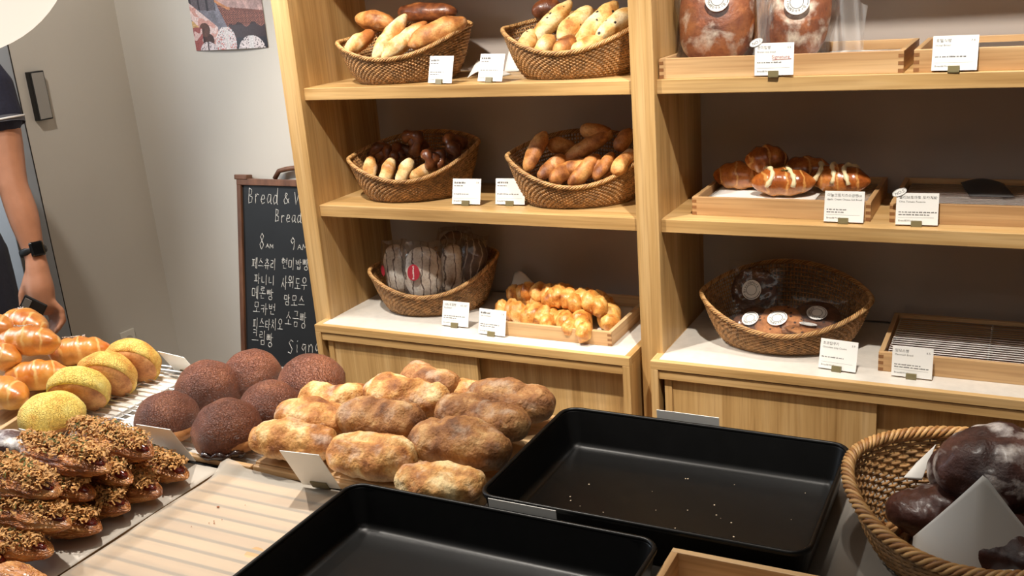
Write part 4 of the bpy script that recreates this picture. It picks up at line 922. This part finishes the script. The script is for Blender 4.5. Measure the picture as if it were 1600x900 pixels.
# bagged rye slices
def bagged(name, label, cat, M, mb, mat, bag, sticker=None, group=None, kids=None, part='loaf'):
    t = bpy.data.objects.new(name, None); COL.objects.link(t); t.matrix_world = M; tag(t, label, cat, group)
    mb.build(part, mat, t, smooth=True); bag.build('clear_bag', film, t, smooth=True)
    return t
def pillow(w, d, h, seed, n=22):
    mb = MB(); r = random.Random(seed)
    def fn(dv): return 1
    vs = []; fs = []; nu, nv = 40, 26
    for i in range(nv+1):
        v = i/nv; zz = -h/2+v*h; thick = max(.02, (math.sin(PI*min(1, max(0, v)))**.55)); ww = w/2*(.92+.08*math.cos(v*9))
        for j in range(nu):
            a = 2*PI*j/nu; ca, sa = math.cos(a), math.sin(a)
            x = math.copysign(abs(ca)**.75, ca)*ww; y = math.copysign(abs(sa)**1.0, sa)*d/2*thick
            nn = abs(noise.noise((x*38+seed, zz*30, y*20)))*.010+noise.noise((x*90, zz*80+seed, 0))*.0025
            vs.append((x*(1+nn*1.5), y+math.copysign(nn, sa)*(.4+thick*.6), zz+noise.noise((x*30, seed, 1))*.006*(v > .9)))
    for i in range(nv):
        for j in range(nu): fs.append((i*nu+j, i*nu+(j+1) % nu, (i+1)*nu+(j+1) % nu, (i+1)*nu+j))
    mb.add(vs, fs); return mb
def slab_loaf(w, d, h, seed):   # standing oval slice stack: x width, y depth, z height
    mb = loaf(h, w, d, n=3.0, mexp=2.1, nz=.004, ns=26, seed=seed, nu=30, nv=26, floor=None)
    mb.v = [(y, -z, x) for x, y, z in mb.v]; return mb
G5 = 'bagged rye slices'
for i, (c, w, h, rz, ry, lb) in enumerate([((.228, .165, .768), .092, .155, .15, -.12, 'clear bag of rye slices at the left of its basket'), ((.335, .148, .764), .122, .168, .25, .03, 'clear bag of floured rye slices with a red oval sticker'),
    ((.418, .195, .770), .082, .155, .5, .10, 'narrow clear bag of dark rye slices right of the red sticker'), ((.478, .225, .792), .085, .140, .3, .16, 'clear bag of dark striped rye at the right end of the basket'), ((.385, .275, .800), .11, .14, .3, 0, 'dark rye bag standing at the back of its basket')]):
    M = Matrix.Translation(c) @ Euler((-.18, ry, rz)).to_matrix().to_4x4()
    t = bagged('bagged_rye', lb, 'bagged bread', M, slab_loaf(w, .06, h, 200+i), m_rye if i < 3 else m_ryed, pillow(w*1.14, .076, h*1.2, i+3), group=G5)
    if i == 1:
        SM = Matrix.Translation((-.018, -.0440, .006)) @ Matrix.Rotation(PI/2, 4, 'X')
        s = MB(); s.disc((0, 0, 0), .020, 28, SM, ry=.026); s = s.build('red_sticker', plain('sticker_red', srgb(150, 34, 48), .45), t)
        k = MB(); put_text(k, 'Bread&Work', .0078, 0, -.002, .0006, 'C', SM @ Matrix.Rotation(PI/2, 4, 'Z')); k.build('sticker_text', card_m, s)
    if i == 0:
        SM = Matrix.Translation((-.036, -.036, .0)) @ Matrix.Rotation(-.6, 4, 'Z') @ Matrix.Rotation(PI/2, 4, 'X')
        s = MB(); s.disc((0, 0, 0), .012, 24, SM, ry=.018); s.build('red_sticker', plain('sticker_red_2', srgb(150, 34, 48), .45), t)
# croissant twists
def twist(seed, L=.15):
    mb = MB(); r = random.Random(seed); n = 4
    for k in range(n):
        x = (k-(n-1)/2)*L/n; q = abs(k-(n-1)/2)/1.5; s = 1-.20*q+r.uniform(-.06, .08)
        M = Matrix.Translation((x, r.uniform(-.008, .008)-.012*q, .006*r.random()-.004*q)) @ Euler((r.uniform(-.35, .35), r.uniform(-.25, .25), .75+r.uniform(-.35, .35))).to_matrix().to_4x4()
        mb.ell((0, 0, 0), (.029*s, .044*s, .037*s), 26, 18, M, fn=lambda d: 1+.16*noise.noise(d*1.9+Vector((seed*3+k, 0, 0)))+.05*noise.noise(d*6+Vector((seed, k, 0)))+.02*math.sin(d.x*14))
    return mb
G6 = 'croissant twists on the wooden tray'
for i, (x, y, z, dg, s, lb) in enumerate([(.672, .125, .672, -14, 1.0, 'golden croissant twist at the front left corner of its tray'), (.765, .100, .672, -30, 1.0, 'croissant twist second from left in the front row'), (.850, .078, .672, -40, .95, 'croissant twist in the middle of the front row'),
    (.915, .068, .672, -48, .95, 'croissant twist fourth in the front row with a shiny tip'), (.968, .150, .672, -65, .95, 'croissant twist at the right end of its tray'), (.668, .215, .690, -20, 1.0, 'browned croissant twist at the back left of the tray'),
    (.745, .175, .716, -28, 1.05, 'croissant twist on top of the pile, left of centre'), (.832, .145, .722, -36, 1.05, 'highest croissant twist in the middle of the pile'), (.905, .140, .716, -30, 1.0, 'croissant twist on top of the pile near the divider'), (.78, .245, .690, -18, 1.0, 'dark croissant twist at the very back of the tray'), (.885, .225, .690, -20, 1.0, 'shaded croissant twist at the back right of the tray')]):
    mb = twist(i+1); o = bread('croissant_twist', lb, 'pastry', flat(x, y, z, dg), mb, m_crois, G6); o.scale = (s, s, s)
# garlic cream rolls
G7 = 'glazed garlic cream rolls'
m_gar = bread_mat('glazed_roll_crust', [(.3, K(120, 56, 18)), (.5, K(172, 92, 36)), (.7, K(212, 134, 64))], 12, 4, bottom=(K(214, 150, 80), .0, .38), bands=(K(222, 160, 88), 130, .14), rough=.25, bump=.08, coat=.8)
for i, (x, y, z, dg, L, cream, lb) in enumerate([(1.318, .250, 1.075, -12, .145, 0, 'dark glazed roll at the left of the garlic cream tray'), (1.400, .235, 1.125, 5, .115, 0, 'glazed roll sitting on top of the others'),
    (1.458, .172, 1.078, 6, .165, 1, 'split glazed roll oozing cream with green herbs in front'), (1.592, .215, 1.080, -14, .165, 1, 'cream streaked glazed roll at the right of its tray'), (1.490, .300, 1.085, 0, .14, 0, 'glazed roll in the shade at the back of its tray')]):
    mb = loaf(L, .085, .078, n=2.0, mexp=1.6, nz=.003, ns=14, seed=300+i, nu=40, nv=24, ridges=.05, rk=12, tw=1.2, floor=-.42)
    t = bread('garlic_roll', lb, 'bread roll', flat(x, y, z, dg), mb, m_gar, G7)
    if cream:
        for q, xx in enumerate((-.035, .02) if i == 2 else (-.05, -.01, .03)):
            c = MB(); c.tube([(xx+.012*math.sin(a*2+q), -.042*math.cos(a), .037*math.sin(a)) for a in [k*.25-.1 for k in range(11)]], [.004+.004*math.sin(k*1.3+q)**2 for k in range(11)], 8)
            c.build('cream', m_cream, t, smooth=True)
        if i == 2:
            hbm = MB(); r2 = random.Random(4)
            for q in range(14): hbm.ell((.005+r2.gauss(0, .006), -.018+r2.gauss(0, .005), .034+r2.uniform(0, .003)), (.0025, .0018, .001), 6, 4)
            o = hbm.build('herbs', m_herb, t); o['kind'] = 'stuff'
# bagged round loaves
G8 = 'bagged round loaves'
for i, (c, w, h, rz, ry, lb, rt) in enumerate([((1.290, .165, 1.498), .190, .235, .12, .02, 'large floured round loaf in a clear bag with a round logo sticker, left', 2.4), ((1.492, .180, 1.488), .150, .215, .05, .14, 'smaller round loaf in a clear bag with a round logo sticker, right', 2.6)]):
    M = Matrix.Translation(c) @ Euler((-.22, ry, rz)).to_matrix().to_4x4()
    t = bagged('bagged_loaf', lb, 'bagged bread', M, slab_loaf(w, .115, h, 220+i), m_round, pillow(w*(1.13 if i == 0 else 1.32), .135, h*1.16, 12+i), group=G8)
    logo_sticker(t, Matrix.Translation((.012 if i == 0 else .0, -.0735, .036 if i == 0 else .028)) @ Matrix.Rotation(PI/2+.05, 4, 'X'), .030, 'Bread&Work', rt)
t = bagged('bagged_loaf', 'golden loaf in a crinkled bag between the two larger bagged loaves', 'bagged bread', Matrix.Translation((1.402, .265, 1.500)) @ Euler((-.1, .05, .1)).to_matrix().to_4x4(), slab_loaf(.11, .08, .21, 230), m_gold, pillow(.13, .10, .25, 31), group=G8)
sheet('bag_flap', 'crinkled clear bag flap hanging beside the right bagged loaf', 'bag', lambda u, v: (1.575+u*.075+.012*v, .150+.03*math.sin(u*9+v*3), 1.385+v*.17*(1-.25*u)), film_h, 20, 20, solid=0)
sheet('bag_flap', 'crinkled clear bag flap standing between the two bagged loaves', 'bag', lambda u, v: (1.388+u*.05+.02*v, .115+.025*math.sin(u*8+v*4), 1.385+v*.20*(.8+.2*u)), film_h, 20, 20, solid=0)
# wrapped cookies
def cookie(label, c, R, e, mat, bag=True, group='wrapped chocolate chip cookies', word='Bread&Work', rt=0.0):
    M = Matrix.Translation(c) @ Euler(e).to_matrix().to_4x4()
    t = bpy.data.objects.new('wrapped_cookie', None); COL.objects.link(t); t.matrix_world = M; tag(t, label, 'cookie', group)
    mb = MB().ell((0, 0, 0), (R, R, .011), 36, 12, fn=lambda d: 1+.05*noise.noise(d*4+Vector((R*99, c[0]*9, 0)))); mb.build('cookie', mat, t, smooth=True)
    bg = MB(); n = 36
    def f(u, v):
        x = (u*2-1)*R*1.22; y = (v*2-1)*R*1.22; k = max(abs(u*2-1), abs(v*2-1)); zz = .0145*max(0, 1-k**6)
        return (x, y, zz+.0035*noise.noise((x*60, y*60, c[0]*7)))
    bg.grid(n, n, f); bg.grid(n, n, lambda u, v: (f(u, v)[0], f(u, v)[1], -f(u, v)[2])); bg.build('wrapper', film, t, smooth=True)
    logo_sticker(t, Matrix.Translation((0, 0, .0185)), R*.42, word, rt)
cookie('dark wrapped cookie standing upright against the back of the cookie basket', (1.362, .245, .752), .066, (math.radians(68), 0, -.12), m_cookie, rt=.3)
cookie('brown wrapped cookie lying at the front of the cookie basket', (1.452, .150, .697), .064, (math.radians(28), 0, -.15), m_cookie_l, rt=3.0)
cookie('wrapped cookie half hidden at the left of the cookie basket', (1.378, .160, .688), .055, (math.radians(32), -.22, .1), m_cookie, rt=2.4)
cookie('dark wrapped cookie lying at the right of the cookie basket', (1.545, .190, .706), .064, (math.radians(24), .05, .1), m_cookie, rt=1.9)
cookie('light brown wrapped cookie seen edge on at the basket front', (1.532, .128, .690), .055, (math.radians(-8), .14, .25), m_cookie_l, rt=.2)

# ---------------------------------------------------------------- foreground basket of chocolate bread
basket('large rattan basket of chocolate bread at the right front corner', 2.005, -.850, TZ, -.368, .222, .172, .140, .088, .150, 0, NS=72, rows=19, rim_r=.011, group='rattan baskets on the table', k=.74)
G9 = 'dark chocolate breads'
for i, (x, y, z, dg, L, w, h, mt, lb) in enumerate([(1.925, -.815, .745, 20, .15, .11, .09, m_chbread_p, 'smooth chocolate bread at the left inside the front basket'), (2.050, -.775, .822, 14, .27, .16, .13, m_chbread, 'large sugar dusted chocolate bread on top of the front basket'),
    (2.06, -.915, .755, -6, .19, .12, .085, m_chbread_p, 'chocolate bread behind the parchment at the right edge'), (1.975, -.745, .790, 30, .14, .10, .085, m_chbread, 'sugar dusted chocolate bread at the back of the front basket')]):
    mb = loaf(L, w, h, n=2.6, mexp=2, nz=.014, ns=17, seed=400+i, nu=70, nv=50, floor=-.42); bread('chocolate_bread', lb, 'bread', flat(x, y, z, dg), mb, mt, G9)
def pw(u, v):   # pointed parchment folded over the basket front
    x = 1.905+u*.20; top = .155*max(0, 1-abs(u-.47)/.55)+.012
    z = .722+v*top; y = -.935+.030*v+.045*(u-.5)-.02*math.sin(u*PI)
    return (x, y-.09*u*.35, z)
sheet('parchment_wrap', 'pointed white parchment wrapped around the chocolate bread', 'parchment', pw, paper_w, 26, 14)
sheet('parchment_wrap', 'small white parchment corner behind the smooth chocolate bread', 'parchment', lambda u, v: (1.868+u*.03+v*.018, -.735+.02*v, .755+.062*v*(.35+.65*u)), paper_w)
sheet('parchment_wrap', 'white parchment fold at the right edge of the front basket', 'parchment', lambda u, v: (2.02+u*.16, -.985+v*.05, .745+.045*u*v+.01*math.sin(u*4)), paper_w)

# ---------------------------------------------------------------- pendant globe lamp
gl = thing('pendant_globe_lamp', 'glowing round white pendant lamp at the top left corner', 'lamp', (.476, -1.343, 1.786))
me_, N, L, B = newmat('lamp_glow'); B.inputs['Base Color'].default_value = (.12, .11, .10, 1); B.inputs['Emission Color'].default_value = (1, .88, .73, 1); B.inputs['Emission Strength'].default_value = .92
MB().ell((0, 0, 0), (.2, .2, .2), 64, 32).build('globe_shade', me_, gl, smooth=True)
MB().tube([(0, 0, .195), (0, 0, .225)], .03, 20).build('cap', black_metal, gl, smooth=True)
MB().tube([(0, 0, .22), (0, 0, 1.16)], .003, 8).build('cable', black_metal, gl)

# ---------------------------------------------------------------- person by the door
ub = Vector((-1.015, -.525, 0)); lf = Vector((.88, .47, 0)); fwd = Vector((.47, -.88, 0))
def P(l, f, z): return ub+lf*l+fwd*f+Vector((0, 0, z))
pr = thing('person', 'person in a navy top and dark shorts with a black watch, holding a phone', 'person', tuple(ub))
skin = plain('skin', srgb(176, 122, 92), .5, nscale=30, namt=.06)
inv = Matrix.Translation(-ub)
def chain(mb, pts, rs, seg=14, sub=4):
    out = []; ro = []
    for i in range(len(pts)-1):
        for q in range(sub):
            f = q/sub; out.append(Vector(pts[i]).lerp(Vector(pts[i+1]), f)); g = f*f*(3-2*f); ro.append(rs[i]*(1-g)+rs[i+1]*g)
    out.append(Vector(pts[-1])); ro.append(rs[-1])
    mb.tube(out, ro, seg, M=inv)
    for p, r in ((out[0], ro[0]), (out[-1], ro[-1])): mb.ell(tuple(inv @ Vector(p)), (r, r, r), 10, 8)
def remeshed(mb, name, mat, parent, vox, smooth=6):
    o = mb.build(name, mat, parent, smooth=True)
    r = o.modifiers.new('union', 'REMESH'); r.mode = 'VOXEL'; r.voxel_size = vox; r.use_smooth_shade = True
    s = o.modifiers.new('soft', 'SMOOTH'); s.iterations = smooth; s.factor = .5; return o
sh = Vector((-.800, -.405, 1.475)); el = Vector((-.706, -.455, 1.150)); wr = Vector((-.640, -.482, .940)); pm = Vector((-.618, -.505, .845))
bd = MB()
chain(bd, [sh, (-.755, -.412, 1.31), el, (-.682, -.462, 1.075), wr], [.062, .052, .043, .045, .031])
chain(bd, [wr, (-.630, -.492, .90), pm, (-.610, -.512, .80)], [.030, .034, .040, .036])
chain(bd, [(-.640, -.490, .90), (-.650, -.510, .86), (-.618, -.505, .80)], [.028, .028, .028])
# fingers of the left hand curling round the phone; thumb on the body side
fd = Rt; hx = Vector((.88, .47, 0))
for k, (off, L) in enumerate(((.030, .95), (.010, 1.05), (-.010, 1.0), (-.028, .85))):
    b0 = Vector((-.606, -.512, .815))+hx*off*.55+Vector((0, 0, -.006*k)); f2 = Vector((.10, -.20, 0)).normalized()
    p1 = b0+hx*(.012+.006*(3-k))+Vector((0, 0, -.040*L)); p2 = p1+hx*.004-Vector((0, 0, .032*L))+fwd*.008; p3 = p2-hx*.014-Vector((0, 0, .022*L))+fwd*.014
    chain(bd, [b0-fwd*.006*k, p1-fwd*.010*k, p2-fwd*.012*k, p3-fwd*.012*k], [.0125, .0105, .0095, .008], 10, 3)
chain(bd, [Vector((-.652, -.512, .872)), Vector((-.668, -.530, .835)), Vector((-.668, -.540, .800)), Vector((-.656, -.548, .772))], [.018, .015, .012, .0095], 10, 3)
# rest of the body
chain(bd, [P(0, 0, .95), P(0, .01, 1.15), P(0, .01, 1.38), P(0, 0, 1.47), P(0, -.01, 1.57)], [.13, .125, .14, .09, .055], 18)
chain(bd, [P(-.20, 0, 1.475), P(-.24, 0, 1.15), P(-.25, .05, .93), P(-.25, .06, .84)], [.06, .044, .032, .03])
for q in range(4): chain(bd, [P(-.235-.011*q, .07, .85), P(-.235-.011*q, .08, .79), P(-.235-.011*q, .075, .76)], [.011, .0095, .008], 8, 2)
chain(bd, [P(-.215, .07, .88), P(-.205, .09, .84), P(-.21, .10, .82)], [.014, .011, .009], 8, 2)
for s in (-1, 1):
    chain(bd, [P(.08*s, 0, .90), P(.10*s, .01, .50), P(.10*s, -.01, .30), P(.10*s, -.02, .09)], [.095, .058, .056, .04])
    chain(bd, [P(.10*s, -.04, .045), P(.11*s, .08, .04), P(.115*s, .16, .028)], [.042, .040, .028])
hd = P(0, .01, 1.70); hm = inv @ hd
bd.ell(tuple(hm), (.078, .092, .118), 20, 16)
ln = inv.to_3x3() @ lf; fn_ = fwd
bd.ell(tuple(hm+fwd*.092+Vector((0, 0, -.015))), (.014, .016, .022), 10, 8)
for s in (-1, 1): bd.ell(tuple(hm+lf*.08*s), (.012, .02, .032), 10, 8)
body = remeshed(bd, 'body', skin, pr, .006, 5)
for s in (-1, 1): MB().ell(tuple(hm+fwd*.080+lf*.032*s+Vector((0, 0, .012))), (.012, .012, .009), 10, 8).build('eye', plain('eye', srgb(40, 30, 26), .2), body, smooth=True)
MB().ell(tuple(hm+fwd*.086+Vector((0, 0, -.058))), (.022, .012, .006), 10, 6).build('mouth', plain('lips', srgb(160, 96, 86), .5), body, smooth=True)
hr = MB(); hr.ell(tuple(hm-fwd*.012+Vector((0, 0, .026))), (.089, .098, .110), 20, 14); hr.v = [v for v in hr.v]
hr.build('hair', plain('hair', srgb(28, 24, 22), .5, bump=.4, bscale=200), pr, smooth=True)
navy = plain('navy_cotton', srgb(34, 36, 56), .85, nscale=120, namt=.15, bump=.15, bscale=250)
st = MB()
chain(st, [P(0, 0, .90), P(0, .01, 1.15), P(0, .01, 1.38), P(0, 0, 1.48)], [.158, .148, .158, .09], 18)
chain(st, [P(.04, 0, 1.44), sh, (-.758, -.412, 1.352)], [.09, .078, .068])
chain(st, [P(-.06, 0, 1.45), P(-.20, 0, 1.475), P(-.225, 0, 1.33)], [.09, .078, .07])
shirt = remeshed(st, 'shirt', navy, pr, .008, 4)
pp = [Vector((-.758, -.412, 1.345))+Vector((math.cos(a), math.sin(a), .12*math.cos(a)))*.0700 for a in [k*2*PI/40 for k in range(40)]]
MB().tube(pp, .0028, 6, True, M=inv).build('sleeve_piping', plain('white_piping', srgb(235, 235, 235), .7), shirt)
cf = MB(); grey_cuff = plain('grey_cuff', srgb(96, 98, 108), .8)
cf.tube([Vector((-.758, -.412, 1.343)), Vector((-.753, -.414, 1.325))], [.0705, .0685], 28, M=inv, caps=False); cf.build('sleeve_cuff', grey_cuff, shirt, smooth=True)
so = MB()
chain(so, [P(0, 0, .96), P(0, 0, .84)], [.15, .155], 18)
for s in (-1, 1): chain(so, [P(.085*s, 0, .94), P(.105*s, .01, .56)], [.108, .098])
remeshed(so, 'shorts', plain('dark_shorts', srgb(40, 42, 56), .85, nscale=120, namt=.15), pr, .008, 4)
wt = MB(); wc = Vector((-.652, -.476, .955)); ax = (wr-el).normalized()
A1 = ax.cross(Vector((0, 0, 1))).normalized(); A2 = ax.cross(A1)
wt.tube([wc+(A1*math.cos(a)*.0365+A2*math.sin(a)*.0365) for a in [k*2*PI/30 for k in range(30)]], .011, 6, True, flat=.35, M=inv)
watch = wt.build('watch_strap', plain('black_rubber', srgb(16, 16, 17), .5), pr, smooth=True)
vd = (Vector((2.03, -2.43, 1.3))-wc).normalized(); fx = (vd-ax*vd.dot(ax)); fx = (fx+Rt*.45).normalized(); fx = (fx-ax*fx.dot(ax)).normalized(); fy = ax.cross(fx)
WM = Matrix((fy, ax, fx)).transposed().to_4x4(); WM.translation = wc+fx*.038-ub
MB().box(-.021, .021, -.023, .023, -.006, .007, WM).build('watch_case', plain('watch_black', srgb(10, 10, 11), .15, coat=.6), watch, bevel=.006)
ph = thing('smartphone', 'dark phone gripped in the hanging hand behind the crescent rolls', 'phone', (-.632+.47*.05, -.540-.88*.05, .768))
PM = Euler((math.radians(78), math.radians(32), math.radians(24))).to_matrix().to_4x4()
MB().box(-.036, .036, -.075, .075, -.004, .004, PM).build('phone_body', plain('phone_black', srgb(18, 17, 17), .3), ph, bevel=.003)
MB().box(-.030, -.008, .040, .068, .004, .006, PM).build('camera_bump', plain('phone_grey', srgb(120, 116, 110), .35, metal=.5), ph, bevel=.001)
